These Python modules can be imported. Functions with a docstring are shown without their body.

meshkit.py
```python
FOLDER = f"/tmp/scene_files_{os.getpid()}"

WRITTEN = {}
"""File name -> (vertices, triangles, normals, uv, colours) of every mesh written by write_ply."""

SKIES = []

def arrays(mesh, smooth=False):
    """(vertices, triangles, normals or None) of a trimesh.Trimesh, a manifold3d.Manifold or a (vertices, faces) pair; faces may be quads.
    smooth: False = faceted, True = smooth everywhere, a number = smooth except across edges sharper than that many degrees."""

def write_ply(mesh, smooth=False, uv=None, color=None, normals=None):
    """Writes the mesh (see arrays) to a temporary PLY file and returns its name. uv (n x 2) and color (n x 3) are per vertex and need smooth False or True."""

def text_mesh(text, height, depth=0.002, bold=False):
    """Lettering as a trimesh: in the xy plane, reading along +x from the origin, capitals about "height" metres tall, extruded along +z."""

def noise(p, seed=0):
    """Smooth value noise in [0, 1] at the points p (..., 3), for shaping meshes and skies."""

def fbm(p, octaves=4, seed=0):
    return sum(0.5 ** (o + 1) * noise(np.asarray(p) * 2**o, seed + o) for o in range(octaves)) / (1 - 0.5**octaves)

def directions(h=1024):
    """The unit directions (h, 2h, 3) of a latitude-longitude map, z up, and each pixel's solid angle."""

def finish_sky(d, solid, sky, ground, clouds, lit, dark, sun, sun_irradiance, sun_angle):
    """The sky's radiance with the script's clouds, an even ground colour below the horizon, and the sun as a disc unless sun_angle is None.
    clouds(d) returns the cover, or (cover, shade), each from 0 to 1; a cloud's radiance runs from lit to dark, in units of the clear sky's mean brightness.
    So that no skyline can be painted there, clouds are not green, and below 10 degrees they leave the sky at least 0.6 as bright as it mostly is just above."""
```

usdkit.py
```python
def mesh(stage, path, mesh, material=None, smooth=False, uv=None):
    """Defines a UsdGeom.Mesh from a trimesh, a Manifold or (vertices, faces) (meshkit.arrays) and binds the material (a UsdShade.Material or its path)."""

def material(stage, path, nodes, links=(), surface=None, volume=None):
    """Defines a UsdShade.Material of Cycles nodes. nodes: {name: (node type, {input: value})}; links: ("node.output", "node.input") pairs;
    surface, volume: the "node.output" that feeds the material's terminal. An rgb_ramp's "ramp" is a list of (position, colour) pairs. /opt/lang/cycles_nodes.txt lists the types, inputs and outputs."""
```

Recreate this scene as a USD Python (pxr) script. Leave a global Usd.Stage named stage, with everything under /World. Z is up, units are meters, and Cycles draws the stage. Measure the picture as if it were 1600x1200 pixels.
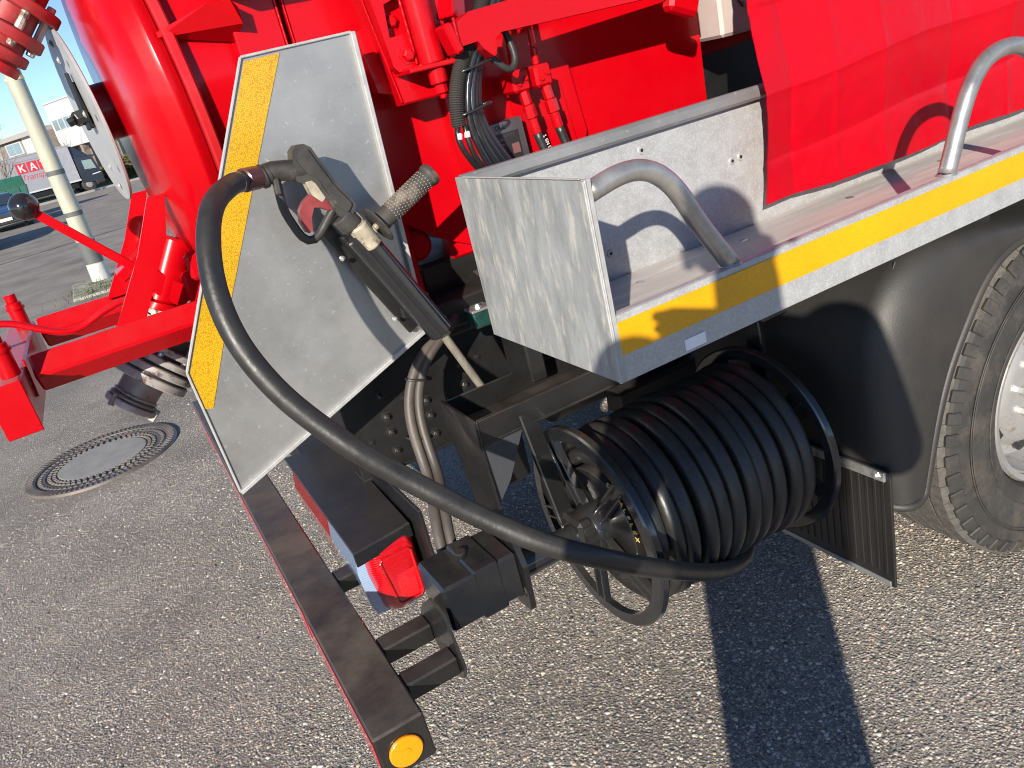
import math, numpy as np, trimesh, usdkit
from meshkit import text_mesh, noise, fbm
from scipy.interpolate import CubicSpline
from shapely.geometry import Polygon, Point
from pxr import Usd, UsdGeom, UsdLux, UsdShade, Gf, Sdf, Vt

stage = Usd.Stage.CreateInMemory()
UsdGeom.SetStageUpAxis(stage, UsdGeom.Tokens.z)
UsdGeom.SetStageMetersPerUnit(stage, 1.0)
UsdGeom.Xform.Define(stage, '/World')
UsdGeom.Scope.Define(stage, '/World/Looks')
rng = np.random.default_rng(7)

# ------------------------------------------------------------------ camera, sky, sun, exposure
EYE = (-0.082, -0.98, 1.5)
cam = UsdGeom.Camera.Define(stage, '/World/camera')
RIGHT, DOWN, FWD = (0.84922234, -0.47890601, -0.22241953), (-0.36641413, -0.23116206, -0.90127953), (0.38021323, 0.84688437, -0.37178591)
m4 = Gf.Matrix4d(*RIGHT, 0, *[-v for v in DOWN], 0, *[-v for v in FWD], 0, *EYE, 1)
cam.AddTransformOp().Set(m4)
cam.CreateFocalLengthAttr(26.0)
cam.CreateHorizontalApertureAttr(26.0 * 1600 / 1227.2)
cam.CreateVerticalApertureAttr(26.0 * 1200 / 1227.2)
cam.CreateClippingRangeAttr(Gf.Vec2f(0.02, 2000))
cam.CreateExposureAttr(0.72)

SUN = np.array((-0.5846, -0.7372, 0.3388)); SUN /= np.linalg.norm(SUN)
sky_mat = usdkit.material(stage, '/World/Looks/sky_look', {
    's': ('sky_texture', {'sky_type': 'single_scattering', 'sun_disc': False, 'sun_elevation': math.asin(SUN[2]),
                          'sun_rotation': math.atan2(SUN[0], SUN[1]), 'air_density': 0.45, 'aerosol_density': 0.04, 'ozone_density': 1.9}),
    'b': ('background_shader', {'strength': 0.125})}, [('s.color', 'b.color')], surface='b.background')
dome = UsdLux.DomeLight.Define(stage, '/World/sky')
UsdShade.MaterialBindingAPI.Apply(dome.GetPrim()).Bind(sky_mat)
sun = UsdLux.DistantLight.Define(stage, '/World/sun')
sun.CreateNormalizeAttr(True); sun.CreateIntensityAttr(1.25); sun.CreateAngleAttr(0.5)
sun.CreateColorAttr(Gf.Vec3f(1.0, 0.915, 0.79))
z_ = SUN; x_ = np.cross((0, 0, 1), z_); x_ /= np.linalg.norm(x_); y_ = np.cross(z_, x_)
sun.AddTransformOp().Set(Gf.Matrix4d(*x_, 0, *y_, 0, *z_, 0, 0, 0, 0, 1))

# ------------------------------------------------------------------ materials
def M(name, color, rough=.5, metal=0., coat=0., var=.15, scale=6., rvar=.1, bump=0., bscale=80., dust=0., dust_color=(.16, .135, .105), dscale=5.,
      stretch=(1, 1, 1), spots=None, spec=.5):
    """Worn surface: base colour with cloudy variation, dust that settles on upward faces, fine relief, varied gloss."""
    c = np.array(color, float)
    n = {'g': ('geometry', {}), 'mp': ('mapping', {'mapping_type': 'point', 'scale': stretch}),
         'n': ('noise_texture', {'scale': scale, 'detail': 6., 'roughness': .65}),
         'r': ('rgb_ramp', {'ramp': [(.25, tuple(c * (1 - var))), (.75, tuple(np.minimum(c * (1 + var), .95)))]}),
         'rr': ('map_range', {'from_min': .3, 'from_max': .7, 'to_min': max(rough - rvar, .02), 'to_max': rough + rvar, 'clamp': True}),
         'p': ('principled_bsdf', {'metallic': metal, 'coat_weight': coat, 'coat_roughness': .06, 'specular_ior_level': spec})}
    l = [('g.position', 'mp.vector'), ('mp.vector', 'n.vector'), ('n.fac', 'r.fac'), ('n.fac', 'rr.value')]
    col, ro = 'r.color', 'rr.result'
    if spots:                                            # (colour, scale, threshold, softness)
        n |= {'n3': ('noise_texture', {'scale': spots[1], 'detail': 5., 'roughness': .7}),
              'm3': ('map_range', {'from_min': spots[2], 'from_max': spots[2] + spots[3], 'to_min': 0., 'to_max': 1., 'clamp': True}),
              'x3': ('mix_color', {'b': spots[0]})}
        l += [('mp.vector', 'n3.vector'), ('n3.fac', 'm3.value'), ('m3.result', 'x3.fac'), (col, 'x3.a')]
        col = 'x3.result'
    if dust:
        n |= {'sx': ('separate_xyz', {}), 'up': ('map_range', {'from_min': .35, 'from_max': .9, 'to_min': .12, 'to_max': 1., 'clamp': True}),
              'n2': ('noise_texture', {'scale': dscale, 'detail': 5., 'roughness': .7}),
              'm2': ('map_range', {'from_min': .35, 'from_max': .62, 'to_min': .25 * dust, 'to_max': dust, 'clamp': True}),
              'mu': ('math', {'math_type': 'multiply'}), 'x2': ('mix_color', {'b': dust_color}), 'xr': ('mix_float', {'b': .85})}
        l += [('g.true_normal', 'sx.vector'), ('sx.z', 'up.value'), ('g.position', 'n2.vector'), ('n2.fac', 'm2.value'), ('up.result', 'mu.value1'), ('m2.result', 'mu.value2'),
              ('mu.value', 'x2.fac'), (col, 'x2.a'), ('mu.value', 'xr.fac'), (ro, 'xr.a')]
        col, ro = 'x2.result', 'xr.result'
    if bump:
        n |= {'nb': ('noise_texture', {'scale': bscale, 'detail': 4.}), 'bp': ('bump', {'strength': .6, 'distance': bump})}
        l += [('mp.vector', 'nb.vector'), ('nb.fac', 'bp.height'), ('bp.normal', 'p.normal')]
    l += [(col, 'p.base_color'), (ro, 'p.roughness')]
    return usdkit.material(stage, '/World/Looks/' + name, n, l, surface='p.BSDF')

red = M('red_paint', (.43, .0, .004), .24, coat=.10, spec=.22, dust=.10, dust_color=(.30, .14, .12), dscale=9, var=.08, scale=3, rvar=.04, bump=.0012, bscale=9)
red_dusty = M('red_paint_dusty', (.45, .002, .007), .3, coat=.15, spec=.3, var=.08, dust=.55, dust_color=(.42, .25, .24))
dark_red = M('old_red_paint', (.30, .022, .024), .5, var=.35, scale=14, spots=((.16, .10, .07), 22, .56, .1))
tarp_red = M('tarp_red', (.42, .0, .007), .40, spec=.22, var=.10, scale=3, bump=.0015, bscale=14)
galv = M('galvanised_steel', (.305, .308, .305), .40, metal=.55, var=.22, scale=4, rvar=.10, bump=.0004, bscale=60, spots=((.46, .47, .47), 75, .60, .10))
galv_end = M('galvanised_streaked', (.31, .325, .33), .5, metal=.3, var=.28, scale=34, rvar=.1, bump=.0008, bscale=60, stretch=(1, 1.1, .28), spots=((.50, .485, .44), 42, .52, .14))
galv_edge = M('galvanised_edge', (.36, .36, .355), .5, metal=.2, var=.15, scale=40, bump=.001, bscale=130)
galv_wall = M('galvanised_spangle', (.37, .38, .385), .5, metal=.3, var=.16, scale=26, bump=.0006, bscale=90, spots=((.52, .52, .52), 260, .48, .22))
steel = M('bright_steel', (.62, .62, .60), .3, metal=.8, var=.15, scale=30)
tube_steel = M('galvanised_tube', (.40, .39, .37), .36, metal=.75, var=.25, scale=14, rvar=.1)
black = M('black_paint', (.009, .0095, .010), .28, coat=.25, var=.3, rvar=.1, dust=.6, dust_color=(.085, .069, .055), bump=.0008, bscale=40)
black_dusty = M('black_paint_dusty', (.010, .0105, .011), .3, coat=.15, var=.3, dust=.95, dust_color=(.105, .083, .064), dscale=5., bump=.0006, bscale=60)
black_gloss = M('black_gloss', (.010, .011, .013), .16, coat=.6, var=.3, rvar=.06, dust=.18, bump=.001, bscale=30)
black_flat = M('black_plastic', (.022, .021, .020), .55, var=.25, dust=.2, bump=.0006, bscale=200)
chassis = M('chassis_black', (.007, .007, .0075), .45, var=.4, dust=.35, dust_color=(.07, .06, .05))
rubber = M('hose_rubber', (.017, .0165, .016), .42, var=.35, scale=18, rvar=.12, dust=.22, dust_color=(.10, .09, .08), dscale=20, bump=.0012, bscale=70)
rubber_brown = M('hose_rubber_dusty', (.075, .062, .052), .5, var=.3, scale=18)
gun_black = M('gun_plastic', (.035, .032, .029), .5, var=.45, scale=22, bump=.001, bscale=60, spots=((.11, .095, .075), 18, .58, .14))
trigger_red = M('trigger_red', (.20, .03, .032), .45, var=.3, scale=30)
brass = M('dirty_nickel', (.42, .37, .28), .5, metal=.3, var=.3, scale=40, spots=((.18, .14, .09), 60, .55, .1))
grip_rub = M('grip_rubber', (.040, .036, .032), .6, var=.3, spots=((.22, .18, .14), 14, .52, .2))
grip_dot = M('grip_dots', (.30, .265, .21), .6, var=.2)
fender_mat = M('fender_plastic', (.024, .0232, .022), .54, var=.2, scale=4, rvar=.06, bump=.0008, bscale=320, spots=((.040, .033, .027), 2.2, .45, .3))
flap_mat = M('flap_rubber', (.016, .015, .0145), .42, var=.3, scale=9, stretch=(1, 3, .3))
tyre_mat = M('tyre_rubber', (.030, .0285, .027), .7, var=.3, scale=9, bump=.0018, bscale=110, spots=((.075, .064, .053), 11, .48, .25))
tread_mat = M('tread_rubber', (.085, .078, .069), .9, var=.45, scale=60, bump=.004, bscale=150)
rim_mat = M('rim_silver', (.30, .296, .288), .42, metal=.3, var=.15, spots=((.22, .18, .13), 24, .57, .10))
wood = M('floor_board', (.46, .42, .39), .7, var=.14, scale=14, stretch=(.25, 2.5, 1), bump=.0008, bscale=40, spots=((.64, .58, .54), 9, .55, .15))
white_paint = M('white_paint', (.62, .62, .61), .6, var=.05)
cream = M('pole_paint', (.34, .335, .265), .6, var=.15, scale=3, spots=((.26, .30, .31), 7, .54, .12), stretch=(1, 1, .5))
band_dark = M('band_dark', (.09, .095, .095), .7, var=.2)
concrete = M('concrete', (.27, .262, .245), .85, var=.15, scale=12, bump=.003, bscale=90)
iron = M('cast_iron', (.13, .115, .105), .6, metal=.3, var=.3, scale=12, spots=((.20, .15, .12), 8, .5, .2), bump=.002, bscale=80)
worn_metal = M('worn_coupling', (.56, .53, .52), .34, metal=.5, var=.2, scale=12, spots=((.12, .06, .055), 24, .60, .10))
rusty = M('rusty_flange', (.42, .38, .36), .55, metal=.3, var=.4, scale=16, spots=((.10, .065, .05), 20, .50, .1))
plate_black = M('plate_black', (.02, .02, .022), .35)
plate_silver = M('plate_silver', (.15, .14, .15), .35, metal=.7); plate_pink = M('plate_pink', (.20, .10, .10), .5)
grey_box = M('grey_box', (.42, .36, .33), .5)
green_tag = M('green_block', (.010, .045, .040), .4, var=.5, scale=60)
gold = M('gold_print', (.55, .40, .10), .5)
orange = usdkit.material(stage, '/World/Looks/orange_reflector', {'p': ('principled_bsdf', {'base_color': (.90, .26, .0), 'roughness': .22, 'coat_weight': .6}),
    'g': ('geometry', {}), 'v': ('voronoi_texture', {'scale': 260., 'randomness': .1}), 'b': ('bump', {'strength': .35, 'distance': .001})},
    [('g.position', 'v.vector'), ('v.distance', 'b.height'), ('b.normal', 'p.normal')], surface='p.BSDF')
def lens(name, c, rough=.12):
    return usdkit.material(stage, '/World/Looks/' + name, {'p': ('principled_bsdf', {'base_color': c, 'roughness': rough, 'coat_weight': 1., 'coat_roughness': .03, 'subsurface_weight': 0.}),
        'g': ('geometry', {}), 'w': ('wave_texture', {'bands_direction': 'z', 'scale': 55.}), 'b': ('bump', {'strength': .6, 'distance': .001})},
        [('g.position', 'w.vector'), ('w.fac', 'b.height'), ('b.normal', 'p.normal')], surface='p.BSDF')
red_lens = lens('red_lens', (.42, .002, .006)); clear_lens = lens('clear_lens', (.26, .36, .52)); red_refl = lens('red_reflector', (.60, .02, .03), .3)
def tape_mat(name, c1, c2, scale):
    """retroreflective sheeting: a fine honeycomb of brighter cells, printed flat"""
    return usdkit.material(stage, '/World/Looks/' + name, {'g': ('geometry', {}), 'v': ('voronoi_texture', {'feature': 'distance_to_edge', 'scale': scale, 'randomness': .6}),
        'r': ('rgb_ramp', {'ramp': [(.0, c2), (.10, c2), (.22, c1), (1., c1)]}), 'n': ('noise_texture', {'scale': 5., 'detail': 4.}), 'mr': ('map_range', {'from_min': .3, 'from_max': .7, 'to_min': .86, 'to_max': 1.05, 'clamp': True}),
        'x': ('mix_color', {'blend_type': 'multiply', 'fac': 1.}), 'p': ('principled_bsdf', {'roughness': .35, 'coat_weight': .4, 'coat_roughness': .1})},
        [('g.position', 'v.vector'), ('v.distance', 'r.fac'), ('g.position', 'n.vector'), ('n.fac', 'mr.value'), ('r.color', 'x.a'), ('mr.result', 'x.b'), ('x.result', 'p.base_color')], surface='p.BSDF')
tape_y = tape_mat('yellow_tape', (.80, .41, .0), (.66, .31, .0), 420.)
tape_y2 = tape_mat('yellow_tape_panel', (.66, .37, .003), (.38, .20, .0), 300.)
glass = usdkit.material(stage, '/World/Looks/dark_glass', {'p': ('principled_bsdf', {'base_color': (.03, .04, .045), 'roughness': .05, 'coat_weight': 1.})}, surface='p.BSDF')

# ------------------------------------------------------------------ mesh helpers
A = lambda *v: np.array(v, float)
cat = trimesh.util.concatenate
def hull(pts): return trimesh.convex.convex_hull(np.asarray(pts, float))
def _cpts(h, c):
    h = np.asarray(h, float); c = min(c, *(h * .45)); out = []
    for s in np.ndindex(2, 2, 2):
        s = np.array(s) * 2 - 1
        for k in range(3):
            d = h - c; d[k] = h[k]; out.append(s * d)
    return np.array(out)
def box(lo, hi, c=.003):
    lo, hi = np.minimum(lo, hi).astype(float), np.maximum(lo, hi).astype(float)
    return hull(_cpts((hi - lo) / 2, c) + (lo + hi) / 2)
def frame_of(d, up=(0, 0, 1)):
    d = np.asarray(d, float); d = d / np.linalg.norm(d); up = np.asarray(up, float)
    if abs(d @ up) > .97 * np.linalg.norm(up): up = A(1, 0, 0) if abs(d[0]) < .9 else A(0, 1, 0)
    s = np.cross(up, d); s /= np.linalg.norm(s)
    return d, s, np.cross(d, s)
def bar(p0, p1, w, h, up=(0, 0, 1), c=.003, roll=0.):
    """box beam from p0 to p1: w across, h along up"""
    p0, p1 = A(*p0), A(*p1); d, s, u = frame_of(p1 - p0, up)
    if roll: s, u = s * math.cos(roll) + u * math.sin(roll), u * math.cos(roll) - s * math.sin(roll)
    q = _cpts((np.linalg.norm(p1 - p0) / 2, w / 2, h / 2), c)
    return hull(q @ np.array([d, s, u]) + (p0 + p1) / 2)
def lathe(prof, o, d, n=32, up=(0, 0, 1)):
    """prof: (along, radius) pairs; closed when the ends have radius 0"""
    prof = np.asarray(prof, float); d, s, u = frame_of(d, up); t = np.linspace(0, 2 * np.pi, n, endpoint=False)
    v = (A(*o) + prof[:, 0, None, None] * d + prof[:, 1, None, None] * (np.cos(t)[:, None] * s + np.sin(t)[:, None] * u)).reshape(-1, 3)
    k = len(prof); i, j = np.meshgrid(np.arange(k - 1), np.arange(n), indexing='ij'); a = i * n + j; b = i * n + (j + 1) % n
    f = np.concatenate([np.stack([a, b, b + n], -1).reshape(-1, 3), np.stack([a, b + n, a + n], -1).reshape(-1, 3)])
    m = trimesh.Trimesh(v, f, process=True); m.update_faces(m.nondegenerate_faces()); m.fix_normals(); return m
def cyl(p0, p1, r, n=24, c=.002, r1=None):
    p0, p1 = A(*p0), A(*p1); L = np.linalg.norm(p1 - p0); r1 = r if r1 is None else r1; c = min(c, L * .4, r * .4)
    return lathe([(0, 0), (0, r - c), (c, r), (L - c, r1), (L, r1 - c), (L, 0)], p0, p1 - p0, n)
def smooth_path(pts, n=None, step=.012):
    pts = np.asarray(pts, float); s = np.r_[0, np.cumsum(np.linalg.norm(np.diff(pts, axis=0), axis=1))]
    n = n or max(8, int(s[-1] / step)); return CubicSpline(s, pts)(np.linspace(0, s[-1], n))
def tube(pts, r, n=14, spline=True, step=.012, caps=True, num=None):
    p = smooth_path(pts, num, step) if spline else np.asarray(pts, float)
    r = np.broadcast_to(r, len(p)); tg = np.gradient(p, axis=0); tg /= np.linalg.norm(tg, axis=1, keepdims=True)
    s = frame_of(tg[0])[1]; t = np.linspace(0, 2 * np.pi, n, endpoint=False); V = []
    for k in range(len(p)):
        s = s - tg[k] * (s @ tg[k]); s /= np.linalg.norm(s); u = np.cross(tg[k], s)
        V.append(p[k] + r[k] * (np.cos(t)[:, None] * s + np.sin(t)[:, None] * u))
    v = np.concatenate(V); i, j = np.meshgrid(np.arange(len(p) - 1), np.arange(n), indexing='ij'); a = i * n + j; b = i * n + (j + 1) % n
    f = [np.stack([a, b, b + n], -1).reshape(-1, 3), np.stack([a, b + n, a + n], -1).reshape(-1, 3)]
    if caps:
        v = np.vstack([v, p[0], p[-1]]); c0, c1 = len(v) - 2, len(v) - 1; q = np.arange(n); e = (len(p) - 1) * n
        f += [np.stack([np.full(n, c0), (q + 1) % n, q], 1), np.stack([np.full(n, c1), e + q, e + (q + 1) % n], 1)]
    return trimesh.Trimesh(v, np.concatenate(f), process=False)
def slab(poly, o, ex, ey, t, c=0., holes=()):
    """polygon (2-D, along ex, ey from o) given thickness t along ex x ey; c: chamfer for convex outlines"""
    ex, ey = A(*ex), A(*ey); ez = np.cross(ex, ey); P = poly if hasattr(poly, 'exterior') else Polygon(poly, holes)
    if not P.is_valid: P = P.buffer(0)
    if c and not P.interiors and P.convex_hull.area < P.area * 1.001:
        q = np.array(P.exterior.coords)[:-1]; ctr = q.mean(0); qi = np.array(P.buffer(-c, join_style=2).exterior.coords)[:-1]
        pts = [(*a, z) for a in q for z in (min(c, t / 2), t - min(c, t / 2))] + [(*a, z) for a in qi for z in (0, t)]
        m = hull(pts)
    else: m = trimesh.creation.extrude_polygon(P, t, engine='earcut')
    v = np.asarray(m.vertices); m = trimesh.Trimesh(A(*o) + v[:, :1] * ex + v[:, 1:2] * ey + v[:, 2:] * ez, m.faces, process=False)
    m.fix_normals(); return m
def xz(poly, y0, y1, c=0., holes=()):                       # outline in (x, z), from y0 to y1
    return slab(poly, (0, y1, 0), (1, 0, 0), (0, 0, 1), y1 - y0, c, holes)
def yz(poly, x0, x1, c=0., holes=()):                       # outline in (y, z), from x0 to x1
    return slab(poly, (x0, 0, 0), (0, 1, 0), (0, 0, 1), x1 - x0, c, holes)
def xy(poly, z0, z1, c=0., holes=()):
    return slab(poly, (0, 0, z0), (1, 0, 0), (0, 1, 0), z1 - z0, c, holes)
def letters(s, h, o, ex, ey, depth=.001, bold=False):
    m = text_mesh(s, h, depth, bold); v = np.asarray(m.vertices); ex, ey = A(*ex), A(*ey)
    return trimesh.Trimesh(A(*o) + v[:, :1] * ex + v[:, 1:2] * ey + v[:, 2:] * np.cross(ex, ey), m.faces, process=False)
def bolt(p, d, r=.011, h=.008):
    p = A(*p); d = A(*d)
    return cat([lathe([(0, 0), (0, r * 1.5), (.002, r * 1.5), (.002, r), (h, r * .95), (h + .002, r * .7), (h + .002, 0)], p, d, 6), ])

# ------------------------------------------------------------------ scene helpers
_used = {}
def numbered(path):
    k = _used.get(path, -1) + 1; _used[path] = k
    return path if k == 0 else f'{path}_{k:03d}'
def meta(prim, label=None, cat_=None, group=None, kind=None):
    for k, v in (('label', label), ('category', cat_), ('group', group), ('kind', kind)):
        if v: prim.SetCustomDataByKey(k, v)
    return prim
class Thing:
    def __init__(s, name, label, cat_, base, group=None):
        s.path = numbered('/World/' + name); s.base = A(*base)
        x = UsdGeom.Xform.Define(stage, s.path); x.AddTranslateOp().Set(Gf.Vec3d(*map(float, base))); meta(x.GetPrim(), label, cat_, group)
    def __call__(s, name, mesh, mat, smooth=False, parent=None, label=None, kind=None):
        p = numbered((parent or s.path) + '/' + name)
        mesh = mesh.copy(); mesh.vertices = np.asarray(mesh.vertices) - s.base
        meta(usdkit.mesh(stage, p, mesh, mat, smooth).GetPrim(), label, kind=kind); return p
def single(name, mesh, mat, label=None, cat_=None, smooth=False, kind=None, group=None):
    p = numbered('/World/' + name); meta(usdkit.mesh(stage, p, mesh, mat, smooth).GetPrim(), label, cat_, group, kind); return p

# ------------------------------------------------------------------ ground
def aggregate(name, base, scale_far):
    stone = [(.0, (.10, .092, .083)), (.22, (.22, .20, .175)), (.45, (.33, .285, .235)), (.62, (.24, .22, .195)), (.78, (.41, .345, .265)), (.9, (.58, .52, .44)), (1., (.36, .21, .14))]
    n = {'g': ('geometry', {}),
         'v1': ('voronoi_texture', {'scale': 125., 'randomness': 1.}), 'v2': ('voronoi_texture', {'scale': 290., 'randomness': 1.}),
         's1': ('separate_xyz', {}), 's2': ('separate_xyz', {}),
         'c1': ('rgb_ramp', {'ramp': stone}), 'c2': ('rgb_ramp', {'ramp': stone}),
         'k1': ('map_range', {'from_min': .25, 'from_max': .55, 'to_min': 0., 'to_max': 1., 'clamp': True}), 'x1': ('mix_color', {}),
         'k2': ('map_range', {'from_min': .3, 'from_max': .6, 'to_min': 0., 'to_max': 1., 'clamp': True}), 'x2': ('mix_color', {'b': base}),
         'nl': ('noise_texture', {'scale': 1.3, 'detail': 7., 'roughness': .6}), 'ml': ('map_range', {'from_min': .32, 'from_max': .68, 'to_min': .88, 'to_max': 1.42, 'clamp': True}),
         'xm': ('mix_color', {'blend_type': 'multiply', 'fac': 1., 'use_clamp': False}),
         'ns': ('noise_texture', {'scale': .55, 'detail': 3., 'roughness': .75, 'distortion': .6}), 'ms': ('map_range', {'from_min': .36, 'from_max': .47, 'to_min': .84, 'to_max': 1., 'clamp': True}), 'xs': ('mix_color', {'blend_type': 'multiply', 'fac': 1., 'use_clamp': False}),
         'h1': ('map_range', {'from_min': 0., 'from_max': .6, 'to_min': 1., 'to_max': 0., 'clamp': True}), 'h2': ('map_range', {'from_min': 0., 'from_max': .6, 'to_min': .55, 'to_max': 0., 'clamp': True}),
         'hm': ('math', {'math_type': 'maximum'}), 'b': ('bump', {'strength': .8, 'distance': .0035}), 'p': ('principled_bsdf', {'roughness': .75, 'specular_ior_level': .35})}
    l = [('g.position', 'v1.vector'), ('g.position', 'v2.vector'), ('v1.color', 's1.vector'), ('v2.color', 's2.vector'), ('s1.x', 'c1.fac'), ('s2.x', 'c2.fac'),
         ('v2.distance', 'k2.value'), ('k2.result', 'x2.fac'), ('c2.color', 'x2.a'), ('v1.distance', 'k1.value'), ('k1.result', 'x1.fac'), ('c1.color', 'x1.a'), ('x2.result', 'x1.b'),
         ('g.position', 'nl.vector'), ('nl.fac', 'ml.value'), ('g.position', 'ns.vector'), ('ns.fac', 'ms.value'), ('xm.result', 'xs.a'), ('ms.result', 'xs.b'), ('x1.result', 'xm.a'), ('ml.result', 'xm.b'), ('xs.result', 'p.base_color'),
         ('v1.distance', 'h1.value'), ('v2.distance', 'h2.value'), ('h1.result', 'hm.value1'), ('h2.result', 'hm.value2'), ('hm.value', 'b.height'), ('b.normal', 'p.normal')]
    return usdkit.material(stage, '/World/Looks/' + name, n, l, surface='p.BSDF')
asphalt = aggregate('asphalt', (.19, .174, .153), 1)
single('ground', trimesh.Trimesh(A((-900, -300, 0), (900, -300, 0), (900, 1500, 0), (-900, 1500, 0)), [[0, 1, 2], [0, 2, 3]]), asphalt, kind='structure')

# loose-looking pebbles standing proud of the asphalt binder, near the truck
stone_cols = [(.56, .50, .42), (.44, .395, .33), (.37, .34, .295), (.27, .25, .225), (.46, .36, .255), (.58, .54, .47), (.085, .083, .082), (.40, .345, .285), (.42, .26, .17), (.21, .19, .17)]
stone_w = np.array([.10, .17, .20, .15, .06, .03, .09, .15, .010, .10]); stone_w /= stone_w.sum()
pi = UsdGeom.PointInstancer.Define(stage, '/World/pebbles'); meta(pi.GetPrim(), 'exposed pebbles set in the grey asphalt', 'pebbles', kind='stuff')
protos = []
for k in range(20):
    s = trimesh.creation.icosphere(1); v = np.array(s.vertices); v *= 1 + .22 * (noise(v * 1.4 + 9 * k, k) - .5)[:, None] * 2
    v *= A(1 + .35 * rng.random(), .75 + .3 * rng.random(), .46 + .2 * rng.random())
    col = stone_cols[k % 10]
    if k < 10: st_m = M(f'pebble_{k}', col, .6, var=.22, scale=160)
    else: st_m = UsdShade.Material.Get(stage, f'/World/Looks/pebble_{k - 10}')
    p = f'/World/pebbles/pebble_{k:03d}' if k else '/World/pebbles/pebble'
    usdkit.mesh(stage, p, (v, s.faces), st_m, True); protos.append(Sdf.Path(p))
pi.CreatePrototypesRel().SetTargets(protos)
def near_patch(num, x0, x1, y0, y1):
    return np.stack([rng.uniform(x0, x1, num), rng.uniform(y0, y1, num)], 1)
pts = np.vstack([near_patch(88000, -1.15, 2.1, -.55, 1.6), near_patch(40000, -1.5, 2.0, 1.6, 3.2), near_patch(9000, -1.8, .6, 3.2, 5.2)])
pts = pts[(pts[:, 1] > -.45 - .85 * (pts[:, 0] - 1.1)) | (pts[:, 0] > 1.1)]
pts = pts[noise(np.c_[pts * 1.6, pts[:, 0] * 0], 11) + .45 * rng.random(len(pts)) > .27]
keep = (np.hypot(pts[:, 0] + .50, pts[:, 1] - 3.72) > .40)
pts = pts[keep]; N = len(pts)
size = np.clip(rng.lognormal(math.log(.0027), .36, N), .0015, .0062)
ids = rng.choice(10, N, p=stone_w) + 10 * rng.integers(0, 2, N)
ang = rng.uniform(0, 2 * np.pi, N)
pi.CreatePositionsAttr(Vt.Vec3fArray.FromNumpy(np.column_stack([pts, size * rng.uniform(-.38, .04, N)]).astype(np.float32)))
pi.CreateProtoIndicesAttr(Vt.IntArray.FromNumpy(ids.astype(np.int32)))
pi.CreateScalesAttr(Vt.Vec3fArray.FromNumpy(np.repeat(size[:, None], 3, 1).astype(np.float32)))
q = np.zeros((N, 4), np.float32); q[:, 0] = np.cos(ang / 2); q[:, 3] = np.sin(ang / 2)
pi.CreateOrientationsAttr([Gf.Quath(float(a), 0, 0, float(b)) for a, b in zip(q[:, 0], q[:, 3])])

# ------------------------------------------------------------------ the tanker truck
T = Thing('tanker_truck', 'red tanker truck with black bumper, galvanised side tray and yellow reflective tape', 'truck', (1.2, 1.27, 0))
TH = .063; AX, AZ, OT = A(math.cos(TH), 0, math.sin(TH)), A(-math.sin(TH), 0, math.cos(TH)), A(.156, 1.27, 1.593)
def tk(l, y, z): return OT + AX * l + A(0, y, 0) + AZ * z
def tlathe(prof, n=96): return lathe(prof, OT, AX, n)
RR = .455
dome_prof = [(-.012 - .082 * max(0, 1 - t ** 4) ** .5, (RR - .010) * t) for t in np.r_[np.linspace(0, .8, 14), np.linspace(.83, 1, 14)]]
door = T('tank_door', tlathe([(-.094, 0)] + dome_prof[1:-1] + [(-.011, RR - .006), (-.004, RR - .001), (.002, RR), (.012, RR - .003), (.022, RR - .010), (.022, 0)]), red, 50)
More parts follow.
